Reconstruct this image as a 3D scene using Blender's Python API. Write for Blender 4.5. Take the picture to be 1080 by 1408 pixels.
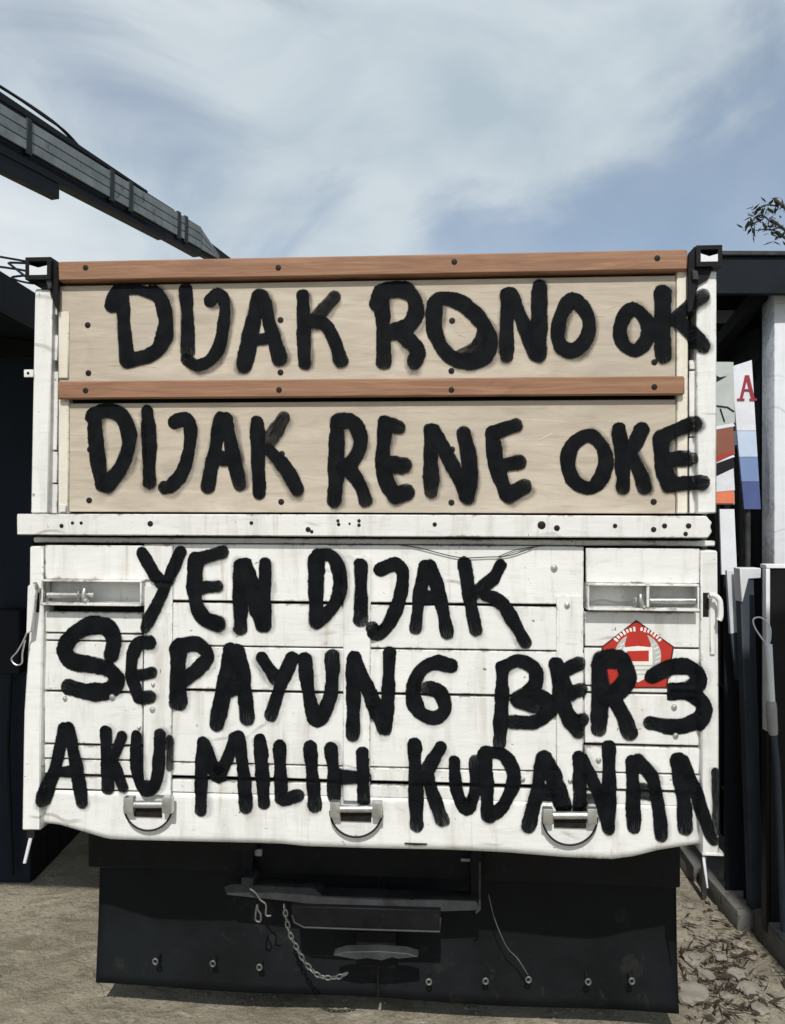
import bpy, bmesh, math, random
from mathutils import Vector, Matrix
from mathutils.bvhtree import BVHTree
R = math.radians
rnd = random.Random(7)
for o in list(bpy.data.objects):
    bpy.data.objects.remove(o, do_unlink=True)
scn = bpy.context.scene
COL = scn.collection

# ------------------------------------------------------------------ camera
FPX, CX, CY, HCAM = 1100.0, 540.0, 704.0, 1.6      # focal length in photo pixels, centre, eye height
PITCH, ROLL = 0.4, 0.2
cd = bpy.data.cameras.new('camera')
cam = bpy.data.objects.new('camera', cd); COL.objects.link(cam)
cd.sensor_fit = 'VERTICAL'; cd.sensor_height = 36.0; cd.lens = 36.0 * FPX / 1408.0
cd.clip_start = 0.05; cd.clip_end = 2000
CROT = Matrix.Rotation(R(90 + PITCH), 3, 'X') @ Matrix.Rotation(R(ROLL), 3, 'Z')
cam.matrix_world = Matrix.Translation((0, 0, HCAM)) @ CROT.to_4x4()
scn.camera = cam

# ------------------------------------------------------------------ sky and sun
SUN_EL, SUN_AZ = 49.0, -4.0      # azimuth: degrees to the right of straight behind the camera
SKY_LOBES = ((640, 120, 0.42, 0.13), (880, 318, 0.20, -0.17), (640, 312, 0.12, -0.13), (90, 300, 0.22, 0.12), (60, 60, 0.26, -0.07), (1060, 60, 0.2, -0.05))
w = bpy.data.worlds.new('World'); scn.world = w; w.use_nodes = True
nt = w.node_tree; nt.nodes.clear()
def N(t, typ, **kw):
    n = t.nodes.new(typ)
    for k, v in kw.items():
        if k.startswith('i_'):
            n.inputs[k[2:].replace('_', ' ')].default_value = v
        else:
            setattr(n, k, v)
    return n
sunvec = Vector((math.sin(R(SUN_AZ)) * math.cos(R(SUN_EL)), -math.cos(R(SUN_AZ)) * math.cos(R(SUN_EL)), math.sin(R(SUN_EL))))
out = N(nt, 'ShaderNodeOutputWorld'); bg = N(nt, 'ShaderNodeBackground'); bg.inputs[1].default_value = 0.12
sky = N(nt, 'ShaderNodeTexSky', sky_type='NISHITA', sun_disc=False, sun_elevation=R(SUN_EL),
        sun_rotation=math.atan2(sunvec.x, sunvec.y), air_density=1.0, dust_density=1.4, ozone_density=0.5)
tc = N(nt, 'ShaderNodeTexCoord')
mp = N(nt, 'ShaderNodeMapping'); mp.inputs['Scale'].default_value = (1.0, 1.0, 1.7); mp.inputs['Location'].default_value = (0.55, 0.3, 0.22)
mp.inputs['Rotation'].default_value = (0, R(-16), 0)
nt.links.new(tc.outputs['Generated'], mp.inputs['Vector'])
n1 = N(nt, 'ShaderNodeTexNoise', i_Scale=1.7, i_Detail=10.0, i_Roughness=0.56, i_Distortion=0.9)
nt.links.new(mp.outputs[0], n1.inputs['Vector'])
def lobe(px, py, radius):                        # a cloud bank (or a gap in it) around one direction of the sky
    d = (CROT @ Vector(((px - CX) / FPX, -(py - CY) / FPX, -1.0))).normalized()
    ds = N(nt, 'ShaderNodeVectorMath', operation='DISTANCE'); nt.links.new(tc.outputs['Generated'], ds.inputs[0]); ds.inputs[1].default_value = d
    mr = N(nt, 'ShaderNodeMapRange', interpolation_type='SMOOTHSTEP'); mr.inputs['From Min'].default_value = radius; mr.inputs['From Max'].default_value = 0.0
    nt.links.new(ds.outputs['Value'], mr.inputs['Value']); return mr.outputs[0]
acc = n1.outputs[0]
for px, py, rad, amt in SKY_LOBES:
    m = N(nt, 'ShaderNodeMath', operation='MULTIPLY_ADD'); m.inputs[1].default_value = amt
    nt.links.new(lobe(px, py, rad), m.inputs[0]); nt.links.new(acc, m.inputs[2]); acc = m.outputs[0]
cr = N(nt, 'ShaderNodeValToRGB'); cr.color_ramp.interpolation = 'EASE'
cr.color_ramp.elements[0].position = 0.39; cr.color_ramp.elements[0].color = (0.34, 0.34, 0.34, 1)
cr.color_ramp.elements[1].position = 0.59; cr.color_ramp.elements[1].color = (0.96, 0.96, 0.96, 1)
nt.links.new(acc, cr.inputs[0])
n2 = N(nt, 'ShaderNodeTexNoise', i_Scale=2.9, i_Detail=8.0, i_Roughness=0.52, i_Distortion=0.6)
nt.links.new(mp.outputs[0], n2.inputs['Vector'])
n2r = N(nt, 'ShaderNodeMapRange'); n2r.inputs['From Min'].default_value = 0.33; n2r.inputs['From Max'].default_value = 0.67
nt.links.new(n2.outputs[0], n2r.inputs['Value'])
ccol = N(nt, 'ShaderNodeMix', data_type='RGBA')
ccol.inputs['A'].default_value = (3.9, 4.7, 5.3, 1); ccol.inputs['B'].default_value = (6.5, 6.95, 7.15, 1)
nt.links.new(n2r.outputs[0], ccol.inputs['Factor'])
mx = N(nt, 'ShaderNodeMix', data_type='RGBA')
nt.links.new(cr.outputs[0], mx.inputs['Factor']); nt.links.new(sky.outputs[0], mx.inputs['A']); nt.links.new(ccol.outputs['Result'], mx.inputs['B'])
nt.links.new(mx.outputs['Result'], bg.inputs[0]); nt.links.new(bg.outputs[0], out.inputs[0])
sl = bpy.data.lights.new('sun', 'SUN'); sl.energy = 3.4; sl.angle = R(0.6); sl.color = (1.0, 0.965, 0.91)
so = bpy.data.objects.new('sun', sl); COL.objects.link(so)
so.rotation_euler = sunvec.to_track_quat('Z', 'Y').to_euler(); so.location = (0, -5, 12)
vs = scn.view_settings; vs.view_transform = 'Standard'; vs.look = 'None'; vs.exposure = 0.0; vs.gamma = 1.0; vs.use_curve_mapping = False
scn.cycles.transparent_max_bounces = 24

# ------------------------------------------------------------------ material helpers
MATS = {}
def ramp(t, src, p0, c0, p1, c1):
    r = t.nodes.new('ShaderNodeValToRGB'); e = r.color_ramp.elements
    e[0].position = p0; e[0].color = c0; e[1].position = p1; e[1].color = c1
    t.links.new(src, r.inputs[0]); return r.outputs[0]
def mixc(t, fac, a, b, mode='MIX'):
    m = t.nodes.new('ShaderNodeMix'); m.data_type = 'RGBA'; m.blend_type = mode
    for s, v in (('Factor', fac), ('A', a), ('B', b)):
        if isinstance(v, (int, float)): m.inputs[s].default_value = v
        elif isinstance(v, tuple): m.inputs[s].default_value = v if len(v) == 4 else v + (1,)
        else: t.links.new(v, m.inputs[s])
    return m.outputs['Result']
def math_(t, op, a, b=None, c=None):
    m = t.nodes.new('ShaderNodeMath'); m.operation = op
    for i, v in enumerate((a, b, c)):
        if v is None: continue
        if isinstance(v, (int, float)): m.inputs[i].default_value = v
        else: t.links.new(v, m.inputs[i])
    return m.outputs[0]
def noise(t, vec, scale, detail=4.0, rough=0.55, dist=0.0, stretch=None):
    if stretch:
        mpn = t.nodes.new('ShaderNodeMapping'); mpn.inputs['Scale'].default_value = stretch
        t.links.new(vec, mpn.inputs['Vector']); vec = mpn.outputs[0]
    n = t.nodes.new('ShaderNodeTexNoise')
    n.inputs['Scale'].default_value = scale; n.inputs['Detail'].default_value = detail
    n.inputs['Roughness'].default_value = rough; n.inputs['Distortion'].default_value = dist
    t.links.new(vec, n.inputs['Vector']); return n.outputs[0]
W1, K1 = (1, 1, 1, 1), (0, 0, 0, 1)
def new_mat(name):
    m = bpy.data.materials.new(name); m.use_nodes = True; t = m.node_tree
    b = t.nodes['Principled BSDF']; g = t.nodes.new('ShaderNodeTexCoord').outputs['Object']
    MATS[name] = m
    return m, t, b, g
def bump(t, b, h, strength, dist=0.004):
    bn = t.nodes.new('ShaderNodeBump'); bn.inputs['Strength'].default_value = strength; bn.inputs['Distance'].default_value = dist
    t.links.new(h, bn.inputs['Height']); t.links.new(bn.outputs[0], b.inputs['Normal'])
def simple(name, col, rough=0.6, metal=0.0, var=0.25, scale=9.0, stretch=None, bstr=0.25, rustcol=None, rustamt=0.66, spec=None):
    m, t, b, g = new_mat(name)
    n = noise(t, g, scale, 6, 0.62, 0.3, stretch)
    lo = tuple(c * (1 - var) for c in col); hi = tuple(min(1, c * (1 + var)) for c in col)
    c = ramp(t, n, 0.3, lo + (1,), 0.7, hi + (1,))
    if rustcol:
        f = ramp(t, noise(t, g, scale * 2.3, 8, 0.7, 0.5), rustamt, K1, rustamt + 0.08, W1)
        c = mixc(t, f, c, rustcol)
    oi = t.nodes.new('ShaderNodeObjectInfo')
    hv = t.nodes.new('ShaderNodeHueSaturation'); t.links.new(c, hv.inputs['Color'])
    t.links.new(math_(t, 'MULTIPLY_ADD', oi.outputs['Random'], 0.16, 0.92), hv.inputs['Value'])
    t.links.new(hv.outputs[0], b.inputs['Base Color'])
    t.links.new(math_(t, 'MULTIPLY_ADD', n, 0.3, rough - 0.15), b.inputs['Roughness'])
    b.inputs['Metallic'].default_value = metal
    b.inputs['Specular IOR Level'].default_value = spec if spec is not None else (0.2 if max(col) < 0.03 else 0.45)
    bump(t, b, noise(t, g, scale * 6, 5), bstr, 0.003)
    return m

def white_paint(name, base=(0.80, 0.80, 0.775), dirt=1.0):
    m, t, b, g = new_mat(name)
    c = ramp(t, noise(t, g, 3.2, 5, 0.6, 0.4), 0.32, tuple(x * 0.93 for x in base) + (1,), 0.68, base + (1,))
    streak = ramp(t, noise(t, g, 7.0, 6, 0.66, 0.2, (3.0, 3.0, 0.45)), 0.50, K1, 0.78, W1)
    c = mixc(t, math_(t, 'MULTIPLY', streak, 0.60 * dirt), c, (0.44, 0.40, 0.33))
    smear = ramp(t, noise(t, g, 11.0, 7, 0.7, 0.8, (0.5, 1, 2.2)), 0.58, K1, 0.72, W1)
    c = mixc(t, math_(t, 'MULTIPLY', smear, 0.55 * dirt), c, (0.47, 0.47, 0.45))
    chip = ramp(t, noise(t, g, 46.0, 5, 0.62, 0.6), 0.685, K1, 0.705, W1)
    c = mixc(t, math_(t, 'MULTIPLY', chip, 0.85 * dirt), c, (0.16, 0.10, 0.07))
    # paint knocked off along the edges of each piece
    tcg = t.nodes.new('ShaderNodeTexCoord').outputs['Generated']
    at = t.nodes.new('ShaderNodeAttribute'); at.attribute_type = 'OBJECT'; at.attribute_name = 'dim'
    sg = t.nodes.new('ShaderNodeSeparateXYZ'); t.links.new(tcg, sg.inputs[0])
    sd = t.nodes.new('ShaderNodeSeparateXYZ'); t.links.new(at.outputs['Vector'], sd.inputs[0])
    ds = [math_(t, 'MULTIPLY', math_(t, 'SUBTRACT', 0.5, math_(t, 'ABSOLUTE', math_(t, 'SUBTRACT', sg.outputs[i], 0.5))), sd.outputs[i]) for i in (0, 2)]
    ed = math_(t, 'MINIMUM', ds[0], ds[1])
    ed = math_(t, 'ADD', ed, math_(t, 'MULTIPLY', math_(t, 'SUBTRACT', noise(t, g, 38.0, 6, 0.65, 0.4), 0.38), 0.030))
    ed = math_(t, 'ADD', ed, math_(t, 'MULTIPLY', math_(t, 'SUBTRACT', noise(t, g, 6.0, 3, 0.5), 0.5), 0.022))
    wear = ramp(t, ed, 0.0008, W1, 0.0045, K1)
    c = mixc(t, math_(t, 'MULTIPLY', wear, 0.8 * dirt), c, (0.17, 0.145, 0.12))
    rr_ = ramp(t, noise(t, g, 5.0, 6, 0.68, 0.1, (6.0, 3.0, 0.5)), 0.60, K1, 0.72, W1)
    c = mixc(t, math_(t, 'MULTIPLY', rr_, 0.45 * dirt), c, (0.36, 0.25, 0.16))
    # scratches: thin wandering lines
    wv = t.nodes.new('ShaderNodeTexWave'); wv.bands_direction = 'Z'; wv.inputs['Scale'].default_value = 2.3
    wv.inputs['Distortion'].default_value = 9.0; wv.inputs['Detail'].default_value = 3.0; wv.inputs['Detail Scale'].default_value = 0.8
    t.links.new(g, wv.inputs['Vector'])
    scr = math_(t, 'MULTIPLY', ramp(t, wv.outputs['Fac'], 0.985, K1, 0.997, W1), ramp(t, noise(t, g, 4.0, 2), 0.55, K1, 0.62, W1))
    c = mixc(t, math_(t, 'MULTIPLY', scr, 0.5 * dirt), c, (0.22, 0.20, 0.18))
    oi = t.nodes.new('ShaderNodeObjectInfo')
    hv = t.nodes.new('ShaderNodeHueSaturation'); t.links.new(c, hv.inputs['Color'])
    t.links.new(math_(t, 'MULTIPLY_ADD', oi.outputs['Random'], 0.10, 0.93), hv.inputs['Value'])
    t.links.new(hv.outputs[0], b.inputs['Base Color'])
    t.links.new(math_(t, 'MULTIPLY_ADD', smear, 0.2, 0.42), b.inputs['Roughness'])
    h = math_(t, 'ADD', noise(t, g, 5.0, 3), math_(t, 'MULTIPLY', noise(t, g, 40.0, 4, 0.6, 0, (0.25, 1, 1)), 0.25))
    bump(t, b, math_(t, 'SUBTRACT', h, math_(t, 'MULTIPLY', chip, 0.3)), 0.5, 0.012)
    return m

def wood(name, dark, light, gscale=1.0, knots=0.35, stretch=(0.55, 6, 9)):
    m, t, b, g = new_mat(name)
    oi = t.nodes.new('ShaderNodeObjectInfo')
    off = t.nodes.new('ShaderNodeVectorMath'); off.operation = 'ADD'; t.links.new(g, off.inputs[0])
    sc = t.nodes.new('ShaderNodeVectorMath'); sc.operation = 'SCALE'; sc.inputs[0].default_value = (3, 7, 5)
    t.links.new(oi.outputs['Random'], sc.inputs['Scale']); t.links.new(sc.outputs[0], off.inputs[1])
    v = off.outputs[0]
    gr = noise(t, v, 6.0 * gscale, 8, 0.62, 1.4, stretch)
    c = ramp(t, gr, 0.30, dark + (1,), 0.68, light + (1,))
    fine = noise(t, v, 26.0 * gscale, 6, 0.7, 0.3, (stretch[0] * 0.5, stretch[1], stretch[2]))
    c = mixc(t, math_(t, 'MULTIPLY', ramp(t, fine, 0.52, K1, 0.75, W1), 0.35), c, tuple(x * 0.55 for x in dark))
    kn = ramp(t, noise(t, v, 3.4, 3, 0.5, 0.6, (1, 3, 2.0)), 0.66, K1, 0.74, W1)
    c = mixc(t, math_(t, 'MULTIPLY', kn, knots), c, tuple(x * 0.42 for x in dark))
    stain = ramp(t, noise(t, v, 2.2, 6, 0.65, 0.7), 0.48, K1, 0.75, W1)
    c = mixc(t, math_(t, 'MULTIPLY', stain, 0.5), c, tuple(x * 0.6 for x in light))
    t.links.new(c, b.inputs['Base Color']); b.inputs['Roughness'].default_value = 0.72
    bump(t, b, math_(t, 'ADD', gr, fine), 0.35, 0.002)
    return m

white_paint('white_paint'); white_paint('post_paint', (0.80, 0.80, 0.78), 0.8)
white_paint('cream_paint', (0.76, 0.71, 0.60), 0.7); white_paint('kiosk_white', (0.74, 0.76, 0.80), 0.5)
wood('batten_wood', (0.20, 0.095, 0.052), (0.37, 0.20, 0.115), 1.0, 0.6)
wood('plywood', (0.43, 0.365, 0.285), (0.57, 0.505, 0.41), 0.8, 0.22, (0.8, 5, 4.5))
simple('rubber', (0.0045, 0.006, 0.0072), 0.65, 0, 0.6, 4, None, 0.4, (0.016, 0.016, 0.0155), 0.58)
simple('black_steel', (0.007, 0.007, 0.008), 0.5, 0.0, 0.4, 14, None, 0.2, (0.022, 0.016, 0.012), 0.64)
simple('chassis', (0.006, 0.006, 0.007), 0.6, 0.0, 0.5, 12, None, 0.3, (0.016, 0.014, 0.012), 0.6)
simple('grey_steel', (0.045, 0.047, 0.05), 0.55, 0.1, 0.4, 14, None, 0.3, (0.03, 0.022, 0.017), 0.58, 0.25)
simple('zinc', (0.55, 0.55, 0.53), 0.36, 0.85, 0.25, 30, None, 0.2, (0.15, 0.09, 0.06), 0.68)
simple('dull_zinc', (0.15, 0.15, 0.145), 0.5, 0.5, 0.4, 40, None, 0.2, (0.07, 0.045, 0.03), 0.6)
simple('scuff', (0.66, 0.55, 0.42), 0.8, 0, 0.2, 30)
simple('bolt_dark', (0.02, 0.017, 0.015), 0.6, 0.2, 0.4, 60)
simple('navy_wall', (0.010, 0.017, 0.030), 0.6, 0, 0.35, 4, (1, 1, 0.4), 0.2, (0.018, 0.022, 0.03), 0.62, 0.2)
simple('dark_timber', (0.008, 0.008, 0.009), 0.75, 0, 0.5, 6, (3, 3, 0.4), 0.4)
simple('roof_dark', (0.008, 0.011, 0.016), 0.65, 0, 0.4, 5, None, 0.3)
simple('boom_dark', (0.006, 0.008, 0.012), 0.55, 0, 0.4, 6, None, 0.2)
simple('boom_grey', (0.20, 0.225, 0.235), 0.6, 0.0, 0.25, 5, (1, 1, 1), 0.2, (0.10, 0.115, 0.12), 0.58, 0.3)
simple('boom_band', (0.03, 0.038, 0.04), 0.6, 0, 0.3, 8, None, .2, None, .6, .2)
simple('cable', (0.012, 0.012, 0.014), 0.6, 0, 0.3, 20)
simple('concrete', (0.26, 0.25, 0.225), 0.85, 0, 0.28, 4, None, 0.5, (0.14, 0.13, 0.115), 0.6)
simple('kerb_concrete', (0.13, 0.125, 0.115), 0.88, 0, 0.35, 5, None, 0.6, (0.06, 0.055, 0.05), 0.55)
simple('stone', (0.25, 0.225, 0.185), 0.88, 0, 0.35, 7, None, 0.6)
simple('dry_leaf', (0.045, 0.031, 0.020), 0.85, 0, 0.6, 30)
simple('bark', (0.07, 0.055, 0.045), 0.9, 0, 0.4, 12, (3, 3, 0.6), 0.8)
simple('leaf', (0.035, 0.055, 0.028), 0.55, 0, 0.45, 5)
simple('post_slate', (0.052, 0.063, 0.08), 0.6, 0, 0.25, 6, None, .2, None, .6, .2)
simple('plank_grey', (0.60, 0.62, 0.66), 0.65, 0, 0.25, 4, (1, 1, 0.5), 0.3, (0.17, 0.18, 0.20), 0.60)
simple('cabinet_black', (0.008, 0.008, 0.009), 0.4, 0, 0.3, 8)
simple('plastic_white', (0.74, 0.75, 0.78), 0.45, 0, 0.08, 6)
simple('plastic_grey', (0.34, 0.33, 0.34), 0.5, 0, 0.2, 6)
simple('glass_dark', (0.02, 0.025, 0.03), 0.1, 0, 0.1, 6)
for nm, col in (('print_white', (0.74, 0.75, 0.80)), ('print_pale', (0.50, 0.59, 0.74)), ('print_blue', (0.20, 0.28, 0.50)),
                ('print_navy', (0.08, 0.11, 0.27)), ('print_maroon', (0.30, 0.035, 0.05)), ('print_brown', (0.26, 0.095, 0.065)),
                ('print_orange', (0.72, 0.20, 0.10)), ('print_black', (0.015, 0.015, 0.017)), ('print_grey', (0.50, 0.53, 0.51)),
                ('sticker_red', (0.46, 0.028, 0.016)), ('sticker_white', (0.78, 0.76, 0.72)), ('sticker_grey', (0.42, 0.45, 0.42)),
                ('sticker_rim', (0.10, 0.012, 0.01)), ('cab_paint', (0.55, 0.42, 0.08)), ('sail_red', (0.35, 0.05, 0.03))):
    simple(nm, col, 0.5, 0, 0.10, 12, None, 0.06)

def paint_black():
    m, t, b, g = new_mat('brush_paint')
    uv = t.nodes.new('ShaderNodeUVMap'); uv.uv_map = 'edge'
    uv2 = t.nodes.new('ShaderNodeUVMap'); uv2.uv_map = 'stroke'
    sp = t.nodes.new('ShaderNodeSeparateXYZ'); t.links.new(uv.outputs[0], sp.inputs[0])
    e, op = sp.outputs[0], sp.outputs[1]
    n_edge = noise(t, g, 70.0, 4, 0.6, 0.3)
    n_low = noise(t, g, 16.0, 3, 0.5)
    ee = math_(t, 'ADD', e, math_(t, 'ADD', math_(t, 'MULTIPLY', math_(t, 'SUBTRACT', n_edge, 0.5), 0.40), math_(t, 'MULTIPLY', math_(t, 'SUBTRACT', n_low, 0.5), 0.50)))
    core = ramp(t, ee, 0.90, W1, 1.05, K1)
    bristle = noise(t, uv2.outputs[0], 1.0, 4, 0.65, 0.2, (9.0, 6.5, 1))
    halo = math_(t, 'MULTIPLY', ramp(t, e, 0.85, W1, 1.52, K1), ramp(t, math_(t, 'ADD', bristle, math_(t, 'MULTIPLY', math_(t, 'SUBTRACT', n_low, 0.5), 1.3)), 0.36, K1, 0.66, (1, 1, 1, 1)))
    dry = ramp(t, math_(t, 'ADD', bristle, math_(t, 'MULTIPLY', op, 0.30)), 0.56, K1, 0.69, W1)
    a = math_(t, 'MAXIMUM', math_(t, 'MULTIPLY', core, math_(t, 'MAXIMUM', dry, math_(t, 'MULTIPLY_ADD', op, 0.50, 0.42))), math_(t, 'MULTIPLY', halo, 0.85))
    smoke = math_(t, 'MULTIPLY', ramp(t, math_(t, 'ADD', e, math_(t, 'MULTIPLY', math_(t, 'SUBTRACT', n_low, 0.5), 1.1)), 0.55, W1, 1.45, K1), ramp(t, bristle, 0.34, (0.25, 0.25, 0.25, 1), 0.62, W1))
    flag = math_(t, 'GREATER_THAN', op, 1.5)
    sm_a = math_(t, 'MULTIPLY', smoke, math_(t, 'SUBTRACT', op, 2.0))
    mxa = t.nodes.new('ShaderNodeMix'); mxa.data_type = 'FLOAT'
    t.links.new(flag, mxa.inputs['Factor']); t.links.new(a, mxa.inputs['A']); t.links.new(sm_a, mxa.inputs['B']); a = mxa.outputs['Result']
    t.links.new(a, b.inputs['Alpha'])
    c = ramp(t, noise(t, g, 24.0, 5, 0.6), 0.35, (0.004, 0.005, 0.006, 1), 0.75, (0.010, 0.011, 0.0125, 1))
    t.links.new(c, b.inputs['Base Color'])
    t.links.new(math_(t, 'MULTIPLY_ADD', bristle, 0.25, 0.48), b.inputs['Roughness'])
    b.inputs['Specular IOR Level'].default_value = 0.06
    bump(t, b, bristle, 0.25, 0.001)
paint_black()

def ground_mat():
    m, t, b, g = new_mat('dirt_ground')
    c = ramp(t, noise(t, g, 1.1, 8, 0.6, 0.5), 0.33, (0.23, 0.20, 0.14, 1), 0.68, (0.44, 0.395, 0.30, 1))
    pat = ramp(t, noise(t, g, 5.5, 8, 0.68, 0.8, (1, 1.7, 1)), 0.46, K1, 0.60, W1)
    c = mixc(t, math_(t, 'MULTIPLY', pat, 0.6), c, (0.15, 0.13, 0.09))
    lt = ramp(t, noise(t, g, 9.0, 7, 0.7, 0.4, (0.7, 2, 1)), 0.57, K1, 0.68, W1)
    c = mixc(t, math_(t, 'MULTIPLY', lt, 0.7), c, (0.60, 0.55, 0.43))
    spk = ramp(t, noise(t, g, 55, 6, 0.72), 0.56, K1, 0.64, W1)
    c = mixc(t, math_(t, 'MULTIPLY', spk, 0.55), c, (0.10, 0.088, 0.065))
    vo = t.nodes.new('ShaderNodeTexVoronoi'); vo.feature = 'DISTANCE_TO_EDGE'; vo.inputs['Scale'].default_value = 2.1
    wv = t.nodes.new('ShaderNodeVectorMath'); wv.operation = 'ADD'
    nn = t.nodes.new('ShaderNodeTexNoise'); nn.inputs['Scale'].default_value = 4.0; nn.inputs['Detail'].default_value = 6
    t.links.new(g, nn.inputs['Vector']); t.links.new(g, wv.inputs[0])
    s2 = t.nodes.new('ShaderNodeVectorMath'); s2.operation = 'SCALE'; s2.inputs['Scale'].default_value = 0.35
    t.links.new(nn.outputs['Color'], s2.inputs[0]); t.links.new(s2.outputs[0], wv.inputs[1])
    t.links.new(wv.outputs[0], vo.inputs['Vector'])
    crk = math_(t, 'MULTIPLY', ramp(t, vo.outputs['Distance'], 0.0, W1, 0.014, K1), ramp(t, noise(t, g, 0.9, 3), 0.48, K1, 0.6, W1))
    c = mixc(t, math_(t, 'MULTIPLY', crk, 0.12), c, (0.07, 0.065, 0.05))
    t.links.new(c, b.inputs['Base Color']); b.inputs['Roughness'].default_value = 0.92
    h = math_(t, 'ADD', noise(t, g, 14, 8, 0.7, 0.4), math_(t, 'MULTIPLY', crk, -0.1))
    bump(t, b, math_(t, 'ADD', h, math_(t, 'MULTIPLY', noise(t, g, 80, 5, 0.7), 0.3)), 0.9, 0.03)
ground_mat()

# ------------------------------------------------------------------ mesh helpers
def tag(o, label=None, cat=None, group=None, kind=None):
    for k, v in (('label', label), ('category', cat), ('group', group), ('kind', kind)):
        if v: o[k] = v
    return o
def empty(name, loc=(0, 0, 0), rz=0.0):
    o = bpy.data.objects.new(name, None); COL.objects.link(o); o.location = loc; o.rotation_euler = (0, 0, rz)
    o.empty_display_size = 0.2
    return o
def orth(d):
    d = d.normalized(); a = Vector((0, 0, 1)) if abs(d.z) < 0.9 else Vector((1, 0, 0))
    u = d.cross(a).normalized(); return u, d.cross(u).normalized()
class MB:
    def __init__(s): s.v = []; s.f = []
    def box(s, x0, x1, y0, y1, z0, z1):
        b = len(s.v)
        s.v += [(x0, y0, z0), (x1, y0, z0), (x1, y1, z0), (x0, y1, z0), (x0, y0, z1), (x1, y0, z1), (x1, y1, z1), (x0, y1, z1)]
        s.f += [tuple(b + i for i in q) for q in ((0, 3, 2, 1), (4, 5, 6, 7), (0, 1, 5, 4), (1, 2, 6, 5), (2, 3, 7, 6), (3, 0, 4, 7))]
        return s
    def prism(s, xz, y0, y1):            # outline in x,z, front at y0, back at y1
        b = len(s.v); n = len(xz)
        ar = sum(xz[i][0] * xz[(i + 1) % n][1] - xz[(i + 1) % n][0] * xz[i][1] for i in range(n))
        if ar < 0: xz = xz[::-1]
        s.v += [(x, y0, z) for x, z in xz] + [(x, y1, z) for x, z in xz]
        s.f.append(tuple(b + i for i in range(n))); s.f.append(tuple(b + n + i for i in range(n - 1, -1, -1)))
        for i in range(n):
            j = (i + 1) % n; s.f.append((b + j, b + i, b + n + i, b + n + j))
        return s
    def bar(s, p, q, wd, th, up=(0, 0, 1)):       # rectangular bar from p to q
        p, q = Vector(p), Vector(q); d = (q - p).normalized(); u = d.cross(Vector(up))
        u = u.normalized() if u.length > 1e-5 else orth(d)[0]
        v = u.cross(d).normalized(); b = len(s.v)
        for c in (p, q):
            for a, e in ((-1, -1), (1, -1), (1, 1), (-1, 1)):
                s.v.append(tuple(c + u * a * wd / 2 + v * e * th / 2))
        s.f += [(b + 3, b + 2, b + 1, b), (b + 4, b + 5, b + 6, b + 7)] + [(b + i, b + (i + 1) % 4, b + 4 + (i + 1) % 4, b + 4 + i) for i in range(4)]
        return s
    def tube(s, pts, r, n=8, closed=False):
        pts = [Vector(p) for p in pts]; m = len(pts); rings = []
        rs = r if isinstance(r, (list, tuple)) else [r] * m
        u = None
        for i, p in enumerate(pts):
            if closed: d = pts[(i + 1) % m] - pts[i - 1]
            else: d = pts[min(i + 1, m - 1)] - pts[max(i - 1, 0)]
            d.normalize()
            if u is None: u = orth(d)[0]
            u = (u - d * u.dot(d)).normalized(); v = d.cross(u)
            b = len(s.v); rings.append(b)
            for k in range(n):
                a = 2 * math.pi * k / n
                s.v.append(tuple(p + (u * math.cos(a) + v * math.sin(a)) * rs[i]))
        for i in range(m if closed else m - 1):
            a, b = rings[i], rings[(i + 1) % m]
            for k in range(n):
                s.f.append((a + k, a + (k + 1) % n, b + (k + 1) % n, b + k))
        if not closed:
            s.f.append(tuple(rings[0] + k for k in range(n - 1, -1, -1))); s.f.append(tuple(rings[-1] + k for k in range(n)))
        return s
    def cyl(s, p, q, r, n=14, r2=None): return s.tube([p, q], [r, r if r2 is None else r2], n)
    def build(s, name, mat, parent=None, bevel=0.0, smooth=True, seg=1):
        me = bpy.data.meshes.new(name); me.from_pydata(s.v, [], s.f); me.update()
        if bevel:
            bm = bmesh.new(); bm.from_mesh(me)
            bmesh.ops.recalc_face_normals(bm, faces=bm.faces[:])
            ed = [e for e in bm.edges if len(e.link_faces) == 2 and e.calc_face_angle(0) > 0.5]
            bmesh.ops.bevel(bm, geom=ed, offset=bevel, segments=seg, profile=0.6, affect='EDGES', clamp_overlap=True)
            bm.to_mesh(me); bm.free()
        if smooth:
            me.shade_smooth(); me.set_sharp_from_angle(angle=R(38))
        me.materials.append(MATS[mat])
        o = bpy.data.objects.new(name, me); COL.objects.link(o)
        o['dim'] = [max(v[i] for v in s.v) - min(v[i] for v in s.v) for i in range(3)]
        if parent: o.parent = parent
        return o
def crom(pts, n=8, closed=False):                 # smooth curve through points
    P = [Vector(p) for p in pts]; m = len(P); o = []
    if m < 3 and not closed:
        return [P[0].lerp(P[1], i / n) for i in range(n + 1)]
    for i in range(m if closed else m - 1):
        g = (lambda k: P[k % m]) if closed else (lambda k: P[min(max(k, 0), m - 1)])
        p0, p1, p2, p3 = g(i - 1), g(i), g(i + 1), g(i + 2)
        for k in range(n):
            t = k / n
            o.append(0.5 * (2 * p1 + (p2 - p0) * t + (2 * p0 - 5 * p1 + 4 * p2 - p3) * t * t + (3 * p1 - p0 - 3 * p2 + p3) * t ** 3))
    if not closed: o.append(P[-1])
    return o

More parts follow.
